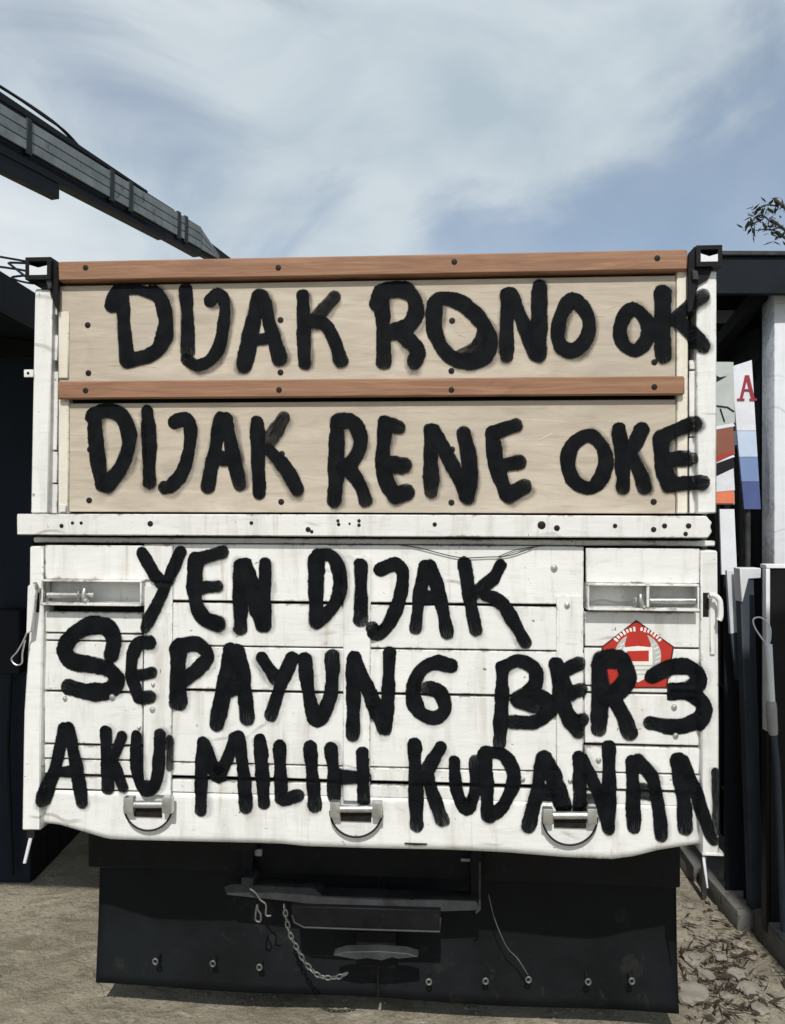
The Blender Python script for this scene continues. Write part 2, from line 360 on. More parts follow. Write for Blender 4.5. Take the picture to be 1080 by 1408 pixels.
# ------------------------------------------------------------------ measuring: pixel of the photo -> metres on the truck's rear plane
TR_LOC, TR_YAW = Vector((-0.062, 2.2, 0)), R(-4.0)
TRM = Matrix.Translation(TR_LOC) @ Matrix.Rotation(TR_YAW, 4, 'Z'); TRI = TRM.inverted()
CAML = TRI @ Vector((0, 0, HCAM))
def ray(px, py): return CROT @ Vector(((px - CX) / FPX, -(py - CY) / FPX, -1.0))
def L(px, py, d=0.0):                              # truck coordinates (x, z) at depth d behind the tailgate plane
    r = TRI.to_3x3() @ ray(px, py); k = (d - CAML.y) / r.y
    return (CAML.x + r.x * k, CAML.z + r.z * k)
def L3(px, py, d): x, z = L(px, py, d); return Vector((x, d, z))
def Wp(px, py, depth):                             # world point at a given distance from the camera
    r = ray(px, py); k = depth / r.y
    return Vector((r.x * k, depth, HCAM + r.z * k))
def Wg(px, py, z=0.0):                             # world point on a horizontal plane
    r = ray(px, py); k = (z - HCAM) / r.z
    return Vector((r.x * k, r.y * k, z))

# ================================================================== setting
from mathutils import noise as mn
def gz(x, y): return 0.016 * mn.noise(Vector((x * 1.1, y * 1.1, 0))) + 0.008 * mn.noise(Vector((x * 3.3, y * 3.3, 4)))
def ground():
    me = bpy.data.meshes.new('ground'); bm = bmesh.new()
    xs = [-400, -60, -12] + [-6 + 0.15 * i for i in range(81)] + [12, 60, 400]
    ys = [-400, -60, -10] + [-3 + 0.15 * i for i in range(101)] + [30, 90, 500]
    g = {}
    for i, x in enumerate(xs):
        for j, y in enumerate(ys):
            z = 0.0
            if -6.1 < x < 6.1 and -3.1 < y < 12.1:
                z = gz(x, y)
            g[i, j] = bm.verts.new((x, y, z))
    for i in range(len(xs) - 1):
        for j in range(len(ys) - 1):
            bm.faces.new((g[i, j], g[i + 1, j], g[i + 1, j + 1], g[i, j + 1]))
    bm.to_mesh(me); bm.free(); me.shade_smooth(); me.materials.append(MATS['dirt_ground'])
    o = bpy.data.objects.new('ground', me); COL.objects.link(o); o['kind'] = 'structure'
ground()

# ------------------------------------------------------------------ shed on the left
def shed():
    r = tag(empty('shed', (-2.6, 3.5, 0)), 'dark navy boarded shed with a black low roof beside the truck', 'shed')
    X = lambda x: x + 2.6; Y = lambda y: y - 3.5
    n = 14; x0, x1 = -4.1, -1.57                   # front boards
    for i in range(n):
        a = x0 + (x1 - x0) * i / n; b = x0 + (x1 - x0) * (i + 1) / n - 0.006
        MB().box(X(a), X(b), 0 + rnd.uniform(0, .006), 0.03, 0.0, 2.30).build('wall_board', 'navy_wall', r, 0.003)
    for i in range(24):                            # side boards along the alley
        a = 3.53 + i * 0.14
        MB().box(X(-1.60), X(-1.57) - rnd.uniform(0, .006), Y(a), Y(a + 0.134), 0.0, 2.30).build('wall_board', 'dark_timber', r, 0.003)
    MB().box(X(-4.1), X(-1.62), 0.04, 3.36, 0.0, 2.28).build('wall_core', 'dark_timber', r)
    rf = MB().prism([(X(-1.28), 2.37), (X(-1.28), 2.31), (X(-4.3), 2.62), (X(-4.3), 2.68)], Y(1.45), Y(7.2)).build('roof', 'roof_dark', r, 0.003)
    MB().box(X(-1.285), X(-1.255), Y(1.45), Y(7.2), 2.25, 2.385).build('fascia', 'dark_timber', rf, 0.003)
    for y in (1.5, 2.4, 3.3, 4.6, 5.9): MB().prism([(X(-1.29), 2.305), (X(-1.29), 2.235), (X(-4.2), 2.53), (X(-4.2), 2.6)], Y(y), Y(y) + .05).build('rafter', 'dark_timber', rf)
    MB().box(X(-2.05), X(-1.95), Y(1.56), Y(1.66), 0, 2.34).build('porch_post', 'dark_timber', r, 0.004)
    MB().box(X(-4.05), X(-3.95), Y(1.56), Y(1.66), 0, 2.54).build('porch_post', 'dark_timber', r, 0.004)
    d = MB().box(X(-1.70), X(-1.60), -0.06, -0.002, 0.92, 1.2).build('meter_box', 'roof_dark', r, 0.006)
    MB().tube([(X(-1.65), -0.03, 0.96), (X(-1.66), -0.04, 0.6), (X(-1.64), -0.03, 0.05)], 0.011, 8).build('conduit', 'roof_dark', r)
shed()

# ------------------------------------------------------------------ telescopic boom above the shed, on a mast left of the picture
def boom():
    # axis measured on the photograph: near point and far point at one height
    far = Wp(296, 356, 9.0); near = Wp(0, 190, 6.0); near.z = far.z - 0.05 if near.z > far.z else near.z
    ax = (near - far).normalized(); root = near + ax * 4.6
    r = empty('crane_boom', (root.x, root.y, 0))
    tag(r, 'dark telescopic boom with banded grey side slanting above the shed', 'crane boom')
    inv = Matrix.Translation((-root.x, -root.y, 0))
    side = Vector((0, 0, 1)).cross(ax).normalized()          # horizontal, across the boom
    def at(t, s=0.0, u=0.0): return inv @ (far.lerp(near, t) + side * s + Vector((0, 0, 1)) * u)
    LEN = (near - far).length; END = 1 + 4.6 / LEN
    def sect(name, t0, t1, w0, zlo0, zhi0, zlo1, zhi1, mat, parent=r, sx=0.0):
        b = MB(); base = len(b.v)
        for t, zl, zh in ((t0, zlo0, zhi0), (t1, zlo1, zhi1)):
            for s, u in ((-w0, zl), (w0, zl), (w0, zh), (-w0, zh)): b.v.append(tuple(at(t, s + sx, u)))
        b.f += [(0, 1, 2, 3), (7, 6, 5, 4)] + [(i, i + 4, (i + 1) % 4 + 4, (i + 1) % 4) for i in range(4)]
        o = b.build(name, mat, parent, 0.004); return o
    # side nearest the camera
    sgn = 1 if (far - Vector((0, 0, HCAM))).dot(side) < 0 else -1
    sect('inner_section', -0.35, 0.16, 0.04, -0.05, 0.02, -0.05, 0.16, 'boom_dark')
    s1 = sect('middle_section', 0.12, END, 0.05, -0.09, 0.215, -0.05, 0.225, 'boom_dark')
    s2 = sect('outer_section', 0.33, END, 0.05, -0.11, -0.035, -0.185, -0.03, 'boom_dark')
    sect('top_track', 0.28, END, 0.045, 0.226, 0.245, 0.226, 0.30, 'boom_dark')
    sect('top_track', 0.43, END, 0.055, 0.24, 0.262, 0.30, 0.46, 'boom_dark')
    for k in range(3):                                       # grey side strips
        u0, u1 = -0.015 + k * 0.080, -0.015 + k * 0.080 + 0.074
        sect('side_strip', 0.13, END, 0.010, u0, u1, u0, u1, 'boom_grey', s1, sgn * 0.062)
        sect('side_strip', 0.0, 0.129, 0.010, -.01 + k * .014, -.01 + k * .014 + .012, u0, u1, 'boom_grey', s1, sgn * 0.052)
    for px in (30, 145, 171, 238, 248):
        # solve where the band crosses the boom
        best = min((abs((lambda c: CX + FPX * (CROT.inverted() @ (c - Vector((0, 0, HCAM)))).x / -(CROT.inverted() @ (c - Vector((0, 0, HCAM)))).z)(far.lerp(near, t / 400)) - px), t / 400) for t in range(0, 440))[1]
        sect('band', best - 0.009, best + 0.009, 0.014, -0.045, 0.236, -0.045, 0.236, 'boom_band', s1, sgn * 0.066)
    sect('cylinder_housing', 0.81, END, 0.04, -0.25, -0.13, -0.30, -0.14, 'boom_dark', s2)
    hose = crom([at(0.72, 0, 0.29), at(0.77, 0, 0.35), at(0.84, 0, 0.385), at(1.0, 0, 0.39), at(1.4, 0, 0.36)], 8)
    MB().tube(hose, 0.012, 6).build('hose', 'cable', r)
    hose = crom([at(0.73, .03, 0.29), at(0.79, .03, 0.345), at(0.86, .03, 0.355), at(1.0, .03, 0.37), at(1.4, .03, 0.36)], 8)
    MB().tube(hose, 0.010, 6).build('hose', 'cable', r)
    top = root.z
    MB().box(-0.16, 0.16, -0.16, 0.16, 0, top + 0.25).build('mast', 'boom_dark', r, 0.01)
    MB().box(-0.4, 0.4, -0.4, 0.4, 0, 0.12).build('mast_base', 'concrete', r, 0.01)
    p = at(END - 0.25, 0, -0.25); MB().cyl((0, 0.0, top - 1.7), tuple(p), 0.055, 12).build('lift_cylinder', 'grey_steel', r)
    return root
mast = boom()

# ------------------------------------------------------------------ kiosk and its clutter on the right
def kiosk():
    fy = 3.4
    r = tag(empty('kiosk', (2.6, 3.5, 0)), 'dark roadside kiosk with a black flat awning right of the truck', 'kiosk')
    X = lambda x: x - 2.6; Y = lambda y: y - 3.5
    ztop = Wp(1030, 352, fy).z
    rf = MB().box(X(1.28), X(4.6), Y(fy), Y(7.0), ztop - 0.05, ztop).build('awning', 'roof_dark', r, 0.004)
    MB().box(X(1.26), X(4.6), Y(fy) - 0.03, Y(fy) - 0.002, ztop - 0.17, ztop - 0.012).build('fascia', 'roof_dark', rf, 0.003)
    MB().box(X(1.25), X(4.6), Y(fy) - 0.045, Y(fy) - 0.015, ztop - 0.010, ztop + 0.008).build('drip_edge', 'grey_steel', rf, 0.002)
    for i in range(6):
        y = fy + 0.34 + i * 0.6; MB().box(X(1.29), X(4.5), Y(y), Y(y) + 0.05, ztop - 0.13, ztop - 0.052).build('rafter', 'dark_timber', rf)
    zb = Wp(1030, 495, 3.9).z
    MB().box(X(1.30), X(4.4), Y(3.95), Y(4.0), zb, ztop - 0.06).build('valance_board', 'dark_timber', r, 0.003)
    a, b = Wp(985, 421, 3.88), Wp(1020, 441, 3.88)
    MB().prism([(X(a.x) - 0.25, a.z), (X(b.x), a.z), (X(b.x) - 0.035, b.z), (X(a.x) - 0.25, b.z)], Y(3.915), Y(3.945)).build('light_gap_strip', 'plastic_grey', r, 0.002)  # pale strip stands in for a gap of light under the awning
    p, q = Wp(1056, 395, 3.46), Wp(1004, 486, 3.46)
    MB().bar((X(p.x), Y(3.5), p.z), (X(q.x), Y(3.8), q.z), 0.07, 0.05).build('brace', 'dark_timber', r, 0.003)
    for i in range(22):                                     # side boards along the alley
        y = 3.62 + i * 0.15
        MB().box(X(1.66) + rnd.uniform(0, .008), X(1.70), Y(y), Y(y) + 0.143, 0, zb + 0.1).build('wall_board', 'dark_timber', r, 0.003)
    MB().box(X(1.71), X(4.3), Y(3.62), Y(6.9), 0, zb + 0.1).build('wall_core', 'dark_timber', r)
    # front white post
    a, b = Wp(1056, 560, 3.52), Wp(1093, 560, 3.52)
    MB().box(X(a.x), X(b.x), Y(3.46), Y(3.58), 0, ztop - 0.13).build('post', 'kiosk_white', r, .008, seg=2)
kiosk()

def sign_plate(name, quad, depth, th, mat, label, cat, dep2=None):
    """flat printed board standing in the alley; quad in photo pixels at a real distance"""
    c = [Wp(x, y, depth) for x, y in quad]
    base = Vector((sum(p.x for p in c) / 4, depth, min(p.z for p in c)))
    r = empty(name, (base.x, base.y, 0)); tag(r, label, cat)
    return r, (lambda x, y: (Wp(x, y, depth).x - base.x, Wp(x, y, depth).z))
def banner():
    D = 3.5
    r, P = sign_plate('banner_sign', ((1006, 504), (1034, 494), (1045, 692), (1024, 694)), D, .01, 'print_white',
                      'tall white to blue banner sign with a red letter A', 'banner')
    def row(ya, yb, mat, name, y0=0.0):
        def edge(y):
            t = (y - 500) / 193.0
            return (1006 + 18 * max(0, (t - .05)), 1034 + 12 * t)
        n = 4; up, lo = edge(ya), edge(yb)
        MB().prism([P(up[0], ya + (4 if ya < 505 else 0)), P(up[1], ya - (5 if ya < 505 else 0)), P(lo[1], yb), P(lo[0], yb)], y0, 0.012).build(name, mat, r)
    row(500, 592, 'print_white', 'banner_panel'); row(592.6, 628, 'print_pale', 'banner_panel'); row(628.6, 662, 'print_blue', 'banner_panel'); row(662.6, 700, 'print_navy', 'banner_panel')
    # serif letter A
    lt = MB()
    for k, pts in enumerate((((1017, 549), (1021, 549), (1028, 518), (1024.5, 516)), ((1024.5, 516), (1030, 516), (1038, 549), (1033, 549)), ((1021.5, 535), (1033, 535), (1033.5, 538), (1021, 538)),
                             ((1013.5, 548), (1023.5, 548), (1023.5, 551), (1013.5, 551)), ((1030.5, 548), (1040.5, 548), (1040.5, 551), (1030.5, 551)))):
        lt.prism([P(*p) for p in pts], -0.003 - .0003 * k, -0.0005 - .00001 * k)
    lt.build('letter', 'print_maroon', r)['label'] = 'red serif letter A'
    x = P(1032, 700)[0]
    MB().cyl((x, 0.025, 0), (x, 0.025, P(1030, 505)[1]), 0.012, 10).build('pole', 'grey_steel', r)
    MB().box(x - .10, x + .10, -.10, .12, 0, .03).build('foot', 'grey_steel', r, .004)
banner()
def poster():
    D = 3.36
    r, P = sign_plate('poster_board', ((960, 497), (1010, 497), (1013, 692), (960, 692)), D, .01, 'print_white',
                      'white poster board with a brown picture and an orange foot strip', 'poster')
    def band(yl0, yr0, yl1, yr1, mat, d=-0.002):
        MB().prism([P(966, yl0), P(1008.5, yr0), P(1010.5, yr1), P(966, yl1)], d, 0.006).build('print_band', mat, r)
    MB().prism([P(964, 497), P(1007, 497), P(1012, 694), P(964, 694)], 0.007, 0.02).build('backing', 'plastic_grey', r, .002)
    band(498, 498, 588, 581, 'print_grey'); band(588.5, 581.5, 594, 586, 'print_white'); band(594.5, 586.5, 640, 625, 'print_brown')
    band(640.5, 625.5, 644, 628, 'print_white'); band(644.5, 628.5, 664, 643, 'print_black'); band(664.5, 643.5, 678, 674, 'print_white'); band(678.5, 674.5, 692, 692, 'print_orange')
    MB().prism([P(983, 516), P(990, 519), P(999, 517), P(991, 522), P(983, 526)], -.0045, -.0025).build('mark', 'print_black', r)
    MB().tube([(P(984, 558)[0], -.004, P(984, 558)[1]), (P(1000, 560)[0], -.004, P(1000, 560)[1]), (P(1009, 566)[0], -.004, P(1009, 566)[1])], .003, 6).build('mark', 'print_black', r)
    MB().tube([(P(990, 562)[0], -.004, P(990, 562)[1]), (P(996, 580)[0], -.004, P(996, 580)[1])], .003, 6).build('mark', 'print_black', r)
    MB().prism([P(984, 628), P(1008, 619), P(1009, 624), P(984, 636)], -.0045, -.0025).build('mark', 'sail_red', r)
    for px in (972, 1004):
        x = P(px, 690)[0]; MB().bar((x, .028, 0), (x, .028, P(px, 520)[1]), .02, .014, (0, 1, 0)).build('leg', 'grey_steel', r)
    x0, x1 = P(966, 690)[0], P(1010, 690)[0]
poster()

def clutter():
    # stacked louvred crates
    D = 3.75
    c = Wp(1056, 608, D)
    r = tag(empty('shelf_rack', (c.x + .05, D, 0)), 'black shelf rack holding white slatted crates behind the banner', 'shelf')
    hx = .16
    for sx in (-hx, hx):
        for sy in (0.02, .3): MB().box(sx - .012, sx + .012, sy - .012, sy + .012, 0, 2.25).build('upright', 'black_steel', r)
    for z in (0.25, .75, c.z - .025): MB().box(-hx, hx, 0, .32, z, z + .02).build('shelf_board', 'black_steel', r, .002)
    hs = [(608, 590, 'low flat white crate at the bottom of the shelf rack stack'), (588, 570, 'white slatted crate second from the bottom of the rack stack'),
          (568, 549, 'white slatted crate with black gaps under the topmost crate'), (547, 536, 'thin white crate lid topping the crate stack')]
    for i, (yb, yt, lb) in enumerate(hs):
        z0, z1 = Wp(1056, yb, D).z, Wp(1056, yt, D).z
        if i == 0: z0 = c.z - .004
        t = tag(empty('crate', (c.x + .03, D + .03, z0)), lb, 'crate'); h = z1 - z0 + .006
        MB().box(-.13, .13, .012, .26, 0, h).build('shell', 'print_black' if i in (1, 2) else 'plastic_white', t, .002)
        n = 2
        for k in range(n):
            MB().box(-.135, .135, 0, .011, h * (k + .08) / n, h * (k + .62) / n).build('slat', 'plastic_white', t, .002)
    cu = Wp(1050, 752, D); zc = cu.z - .03
    MB().box(-hx, hx, 0, .32, zc - .02, zc).build('shelf_board', 'black_steel', r, .002)
    cup = tag(MB().tube([(cu.x + .01, D + .06, zc - .001), (cu.x + .01, D + .06, zc + .03), (cu.x + .01, D + .06, zc + .055)], [.03, .036, .04], 18).build('bowl', 'plastic_white'), 'small white bowl on the black rack under the crates', 'bowl')
    # hanging wires under the awning
    for i, (xa, ya, xb, yb) in enumerate(((1043, 470, 1047, 548), (1052, 455, 1049, 560))):
        a, b = Wp(xa, ya, 3.62), Wp(xb, yb, 3.7)
        ztop = Wp(1030, 352, 3.4).z - .05
        pts = crom([(a.x, 3.62, ztop), (a.x + .02, 3.62, a.z), ((a.x + b.x) / 2 + (.03 if i else -.03), 3.66, (a.z + b.z) / 2), (b.x, 3.7, b.z)], 8)
        tag(MB().tube(pts, .006, 6).build('hanging_wire', 'cable'), ('black wire dangling from the awning left of its twin' if i == 0 else 'black wire dangling from the awning beside the white post'), 'wire')
    # grey hanging panel blob beside the wires
    # leaning planks and posts
    def plank(name, poly, D, th, mat, label, cat, mats2=None, lean=0.12):
        pts = [Wp(x, y, D) for x, y in poly]; bx = sum(p.x for p in pts) / len(pts)
        o = empty(name, (bx, D, 0)); tag(o, label, cat)
        return o, [(p.x - bx, p.z) for p in pts]
    D = 3.3
    o, p = plank('leaning_plank', ((990, 700), (1010, 700), (1014, 790), (996, 790)), D, .02, 'plank_grey', 'curved pale plastic sheet standing below the poster board', 'sheet')
    MB().prism([p[0], p[1], p[2], (p[3][0] - .01, p[3][1])], 0, .01).build('sheet', 'plastic_white', o)
    MB().prism([(p[3][0], p[3][1] - .001), (p[2][0], p[2][1] - .001), (p[2][0] + .03, 0), (p[3][0] + .01, 0)], .004, .014).build('lower_sheet', 'roof_dark', o)
    o, p = plank('plank', ((1000, 784), (1015, 784), (1019, 868), (1005, 872)), 3.22, .02, '', 'white plank with a grey lower half leaning near the poster', 'plank')
    q = [Wp(1019, 868, 3.22), Wp(1023, 935, 3.22), Wp(1013, 935, 3.22), Wp(1006, 872, 3.22)]; bx = o.location.x
    MB().prism(p, 0, .02).build('upper_board', 'plank_grey', o, .002)
    MB().prism([(v.x - bx, v.z - .001) for v in (q[3], q[0], q[1], q[2])], 0.002, .02).build('lower_board', 'post_slate', o, .002)
    MB().prism([(Wp(1014, 935, 3.22).x - bx, q[1].z - .001), (q[1].x - bx, q[1].z - .001), (q[1].x - bx + .05, 0), (q[1].x - bx + .01, 0)], 0.004, .02).build('foot_board', 'dark_timber', o, .002)
    o, p = plank('slate_post', ((1018, 796), (1037, 796), (1045, 1080), (1028, 1080)), 3.14, .05, '', 'tall slate grey post with a white elbow top', 'post')
    MB().prism([p[0], p[1], (p[2][0] + .02, 0), (p[3][0] + .02, 0)], 0, .05).build('shaft', 'post_slate', o, .004)
    e = [Wp(x, y, 3.14) for x, y in ((1017, 781), (1046, 781), (1046, 795), (1029, 796), (1021, 828), (1019, 828))]
    MB().prism([(v.x - o.location.x, v.z) for v in e], -.006, .056).build('elbow', 'plastic_white', o, .003)
    # black cabinet with white frame
    D = 2.98; a, b = Wp(1054, 776, D), Wp(1150, 1290, D)
    o = tag(empty('framed_panel', (a.x, D, 0)), 'black panel with a white metal edge standing under the white post', 'panel')
    h = a.z; MB().box(.016, .42, .006, .05, .06, h - .016).build('board', 'cabinet_black', o, .004)
    MB().box(0, .44, 0, .05, h - .015, h).build('top_frame', 'plastic_white', o, .002)
    MB().box(0, .0145, 0, .03, h - .62, h - .016).build('side_frame', 'plastic_white', o, .002)
    MB().box(0.002, .0145, 0.004, .045, .06, h - .622).build('side_frame', 'cabinet_black', o, .002)
    for x in (.03, .36): MB().box(x, x + .05, -.10, .16, 0, .06).build('foot', 'cabinet_black', o, .004)
    # wire loop on the cabinet
    lp = [Wp(x, y, D - .02) for x, y in ((1057, 858), (1046, 849), (1036, 852), (1040, 866), (1056, 886), (1060, 870))]
    tag(MB().tube(crom(lp, 6, True), .0028, 6, True).build('wire_loop', 'plastic_white'), 'white wire loop hooked on the white edge of the black panel', 'wire')
    # pipe and bottle leaning against it
    D = 2.93
    a, b = Wp(1057, 886, D), Wp(1061, 964, D)
    o = tag(empty('plastic_pipe', (b.x, D, 0)), 'pale plastic pipe with a grey foot standing against the black panel', 'pipe')
    MB().cyl((0, 0, b.z), (a.x - b.x, 0, a.z), .013, 14).build('pipe', 'plastic_white', o)
    c = Wp(1060, 1010, D)
    MB().tube([(0, 0, b.z - .001), (0.0, 0, b.z - .02), (.004, 0, c.z + .02), (.008, 0, c.z)], [.016, .019, .019, .015], 14).build('foot_sleeve', 'plastic_grey', o); MB().tube([(.008, 0, c.z + .002), (.02, 0, c.z - .12), (.05, 0, 0.0)], .012, 10).build('lower_pipe', 'post_slate', o)
clutter()

# concrete canopy added out of view, only to shade the ground at right
def canopy():
    r = tag(empty('shade_canopy', (2.6, -0.2, 0)), 'added concrete canopy on square pillars, out of view, shading the alley', 'canopy')
    MB().box(-1.46, 2.2, -.75, .66, 4.0, 4.18).build('slab', 'concrete', r, .01)
    for x in (-.2, 2.0):
        for y in (-.5, .45): MB().box(x + .3 - .13, x + .3 + .13, y - .13, y + .13, 0, 4.0).build('pillar', 'concrete', r, .01)
canopy()

# kerb blocks at the foot of the kiosk
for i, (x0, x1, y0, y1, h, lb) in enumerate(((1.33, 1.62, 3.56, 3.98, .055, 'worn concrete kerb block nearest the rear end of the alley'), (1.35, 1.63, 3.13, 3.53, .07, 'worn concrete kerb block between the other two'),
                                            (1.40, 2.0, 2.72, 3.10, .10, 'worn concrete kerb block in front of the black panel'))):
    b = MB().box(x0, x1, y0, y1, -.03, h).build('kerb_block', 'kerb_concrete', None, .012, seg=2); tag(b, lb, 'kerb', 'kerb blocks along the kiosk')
# rubble
def rock(r, seed, flat=.6):
    from mathutils import noise as mn
    bm = bmesh.new(); bmesh.ops.create_icosphere(bm, subdivisions=3, radius=r)
    for v in bm.verts:
        q_ = v.co / r; k = 1 + .4 * mn.noise(q_ * 1.4 + Vector((seed * 3.1, seed, 0))) + .14 * mn.noise(q_ * 4 + Vector((seed, 0, 2))); v.co *= k; v.co.z *= flat
    me = bpy.data.meshes.new('stone'); bm.to_mesh(me); bm.free(); me.materials.append(MATS['stone'])
    me.shade_smooth(); me.set_sharp_from_angle(angle=R(25)); return me
rocks = [rock(.035, k, .55) for k in range(5)]
stones = [(955, 1322, 1.0), (972, 1345, .8), (990, 1318, .7), (1012, 1342, .9), (1030, 1362, 1.0), (950, 1372, 1.5), (1000, 1372, .6), (1045, 1388, .8), (962, 1290, .6), (985, 1262, .6), (1018, 1300, .7), (948, 1246, .6)]
for i, (px, py, s) in enumerate(stones):
    p = Wg(px, py); o = bpy.data.objects.new('stone', rocks[i % 5]); COL.objects.link(o)
    o.location = (p.x, p.y, gz(p.x, p.y) + .012 * s); o.scale = (s, s, s); o.rotation_euler = (0, 0, rnd.uniform(0, 6))
    tag(o, 'rough grey brown stone lying in the rubble beside the truck', 'stone', 'stones in the rubble')
def litter():
    b = MB(); gr = MB()
    for i in range(420):
        if rnd.random() < .75: p = Wg(rnd.gauss(990, 40), rnd.gauss(1335, 40))
        else: p = Wg(rnd.uniform(940, 1080), rnd.uniform(1200, 1408))
        if p.x < .95: continue
        a = rnd.uniform(0, 6.3); tw = i % 5 < 3; l = rnd.uniform(.02, .055) if tw else rnd.uniform(.008, .026); wd = l * (rnd.uniform(.04, .09) if tw else rnd.uniform(.2, .45))
        d = Vector((math.cos(a), math.sin(a), rnd.uniform(-.12, .25))) * l; u = Vector((-math.sin(a), math.cos(a), rnd.uniform(-.6, .6))) * wd
        c = p + Vector((0, 0, gz(p.x, p.y) + .004 + rnd.uniform(0, .014))); n0 = len(b.v)
        b.v += [tuple(c - d), tuple(c + u + Vector((0, 0, .004))), tuple(c + d), tuple(c - u)]; b.f.append((n0, n0 + 1, n0 + 2, n0 + 3))
    tag(b.build('leaf_litter', 'dry_leaf', None, 0, False), 'dry brown leaves and twigs scattered beside the truck', 'leaf litter', None, 'stuff')
    for i in range(4200):
        if i % 3: x, y = rnd.uniform(-2.2, 2.0), rnd.uniform(2.3, 4.4)
        else: x, y = rnd.gauss(1.22, .14), rnd.uniform(2.5, 3.6)
        r = rnd.uniform(.003, .009) * (1.6 if rnd.random() < .06 else 1); n0 = len(gr.v); a = rnd.uniform(0, 6)
        z = gz(x, y) - .001
        for k in range(4): gr.v.append((x + r * math.cos(a + k * 1.57) * rnd.uniform(.7, 1.2), y + r * math.sin(a + k * 1.57) * rnd.uniform(.7, 1.2), z - .003))
        for k in range(4): gr.v.append((x + .7 * r * math.cos(a + .3 + k * 1.57), y + .7 * r * math.sin(a + .3 + k * 1.57), z + r * rnd.uniform(.35, .75)))
        gr.f += [(n0 + 4, n0 + 5, n0 + 6, n0 + 7)] + [(n0 + k, n0 + (k + 1) % 4, n0 + 4 + (k + 1) % 4, n0 + 4 + k) for k in range(4)]
    tag(gr.build('gravel', 'stone', None, 0, False), 'loose gravel and grit on the dusty ground', 'gravel', None, 'stuff')
litter()

# ------------------------------------------------------------------ tree beyond the kiosk
def tree():
    base = Vector((6.3, 9.2, 0)); r = tag(empty('tree', tuple(base)), 'leafy tree rising behind the kiosk awning', 'tree')
    MB().tube([(0, 0, 0), (.05, 0, 1.2), (-.05, .1, 2.6), (-.1, .1, 4.0), (0, 0, 5.4)], [.2, .16, .13, .09, .04], 10).build('trunk', 'bark', r)
    tips = []
    bb = MB(); lv = MB(); q = random.Random(3)
    def leafc(c, n, rad, s0=.05):
        for _ in range(n):
            p = c + Vector((q.gauss(0, rad), q.gauss(0, rad), q.gauss(0, rad * .8)))
            a = Vector((q.gauss(0, 1), q.gauss(0, 1), q.gauss(0, .7))).normalized(); u = orth(a)[0]; l = q.uniform(s0 * .7, s0 * 1.5); wd = l * .33
            n0 = len(lv.v); lv.v += [tuple(p - a * l), tuple(p + u * wd), tuple(p + a * l), tuple(p - u * wd)]; lv.f.append((n0, n0 + 1, n0 + 2, n0 + 3))
    for i in range(26):
        a = q.uniform(0, 6.28); z = q.uniform(2.9, 5.2); l = q.uniform(.6, 1.25)
        s = Vector((-.08, .08, z)); e = s + Vector((math.cos(a) * l, math.sin(a) * l, q.uniform(.2, .9)))
        m = s.lerp(e, .5) + Vector((0, 0, .12)); bb.tube([s, m, e], [.035, .022, .008], 6)
        for k in range(9): leafc(s.lerp(e, .4 + .7 * k / 9) + Vector((q.gauss(0, .12), q.gauss(0, .12), q.gauss(0, .1))), 26, .13)
    # the sprigs that reach into the picture
    root = Vector((-.08, .05, 3.6))
    for pts in (((1082, 318), (1062, 306), (1046, 296), (1030, 308)), ((1084, 290), (1070, 284), (1052, 282), (1040, 292)), ((1084, 330), (1074, 326), (1062, 316), (1044, 316))):
        P = [Wp(x, y, 8.6) - base for x, y in pts]
        bb.tube(crom([root] + P, 5), [.03] + [.016] * 10 + [.008] * 10, 6)
        for k, c in enumerate(P[1:]):
            leafc(c, 9, .05, .045); leafc(P[k].lerp(c, .5), 6, .05, .045)
    bb.build('limbs', 'bark', r); lv.build('crown', 'leaf', r, 0, False)['kind'] = 'stuff'
tree()

# ================================================================== the truck
truck = empty('truck', tuple(TR_LOC), TR_YAW)
tag(truck, 'white flatbed truck seen from behind, its tailgate painted with black slogans', 'truck')
SURF = []                                             # surfaces the slogan is painted on
def XZ(x0, x1, y0, y1, d):
    xm, ym = (x0 + x1) / 2, (y0 + y1) / 2
    return L(x0, ym, d)[0], L(x1, ym, d)[0], L(xm, y1, d)[1], L(xm, y0, d)[1]
def rect(name, x0, x1, y0, y1, front, back, mat, parent=truck, bevel=.003, surf=True, jit=0.0):
    a, b, c, e = XZ(x0, x1, y0, y1, front)
    f = front + rnd.uniform(-jit, jit)
    o = MB().box(a, b, f, back, c, e).build(name, mat, parent, bevel)
    if surf: SURF.append(o)
    return o
def poly(name, pts, front, back, mat, parent=truck, bevel=.002, surf=True):
    o = MB().prism([L(x, y, front) for x, y in pts], front, back).build(name, mat, parent, bevel)
    if surf: SURF.append(o)
    return o
def dot(name, px, py, rpx, front, mat, parent=truck, h=.0022, n=10):
    p = L3(px, py, front); r = rpx / 500.0
    return MB().tube([p + Vector((0, .004, 0)), p + Vector((0, -h * .5, 0)), p + Vector((0, -h, 0))], [r, r, r * .6], n).build(name, mat, parent)

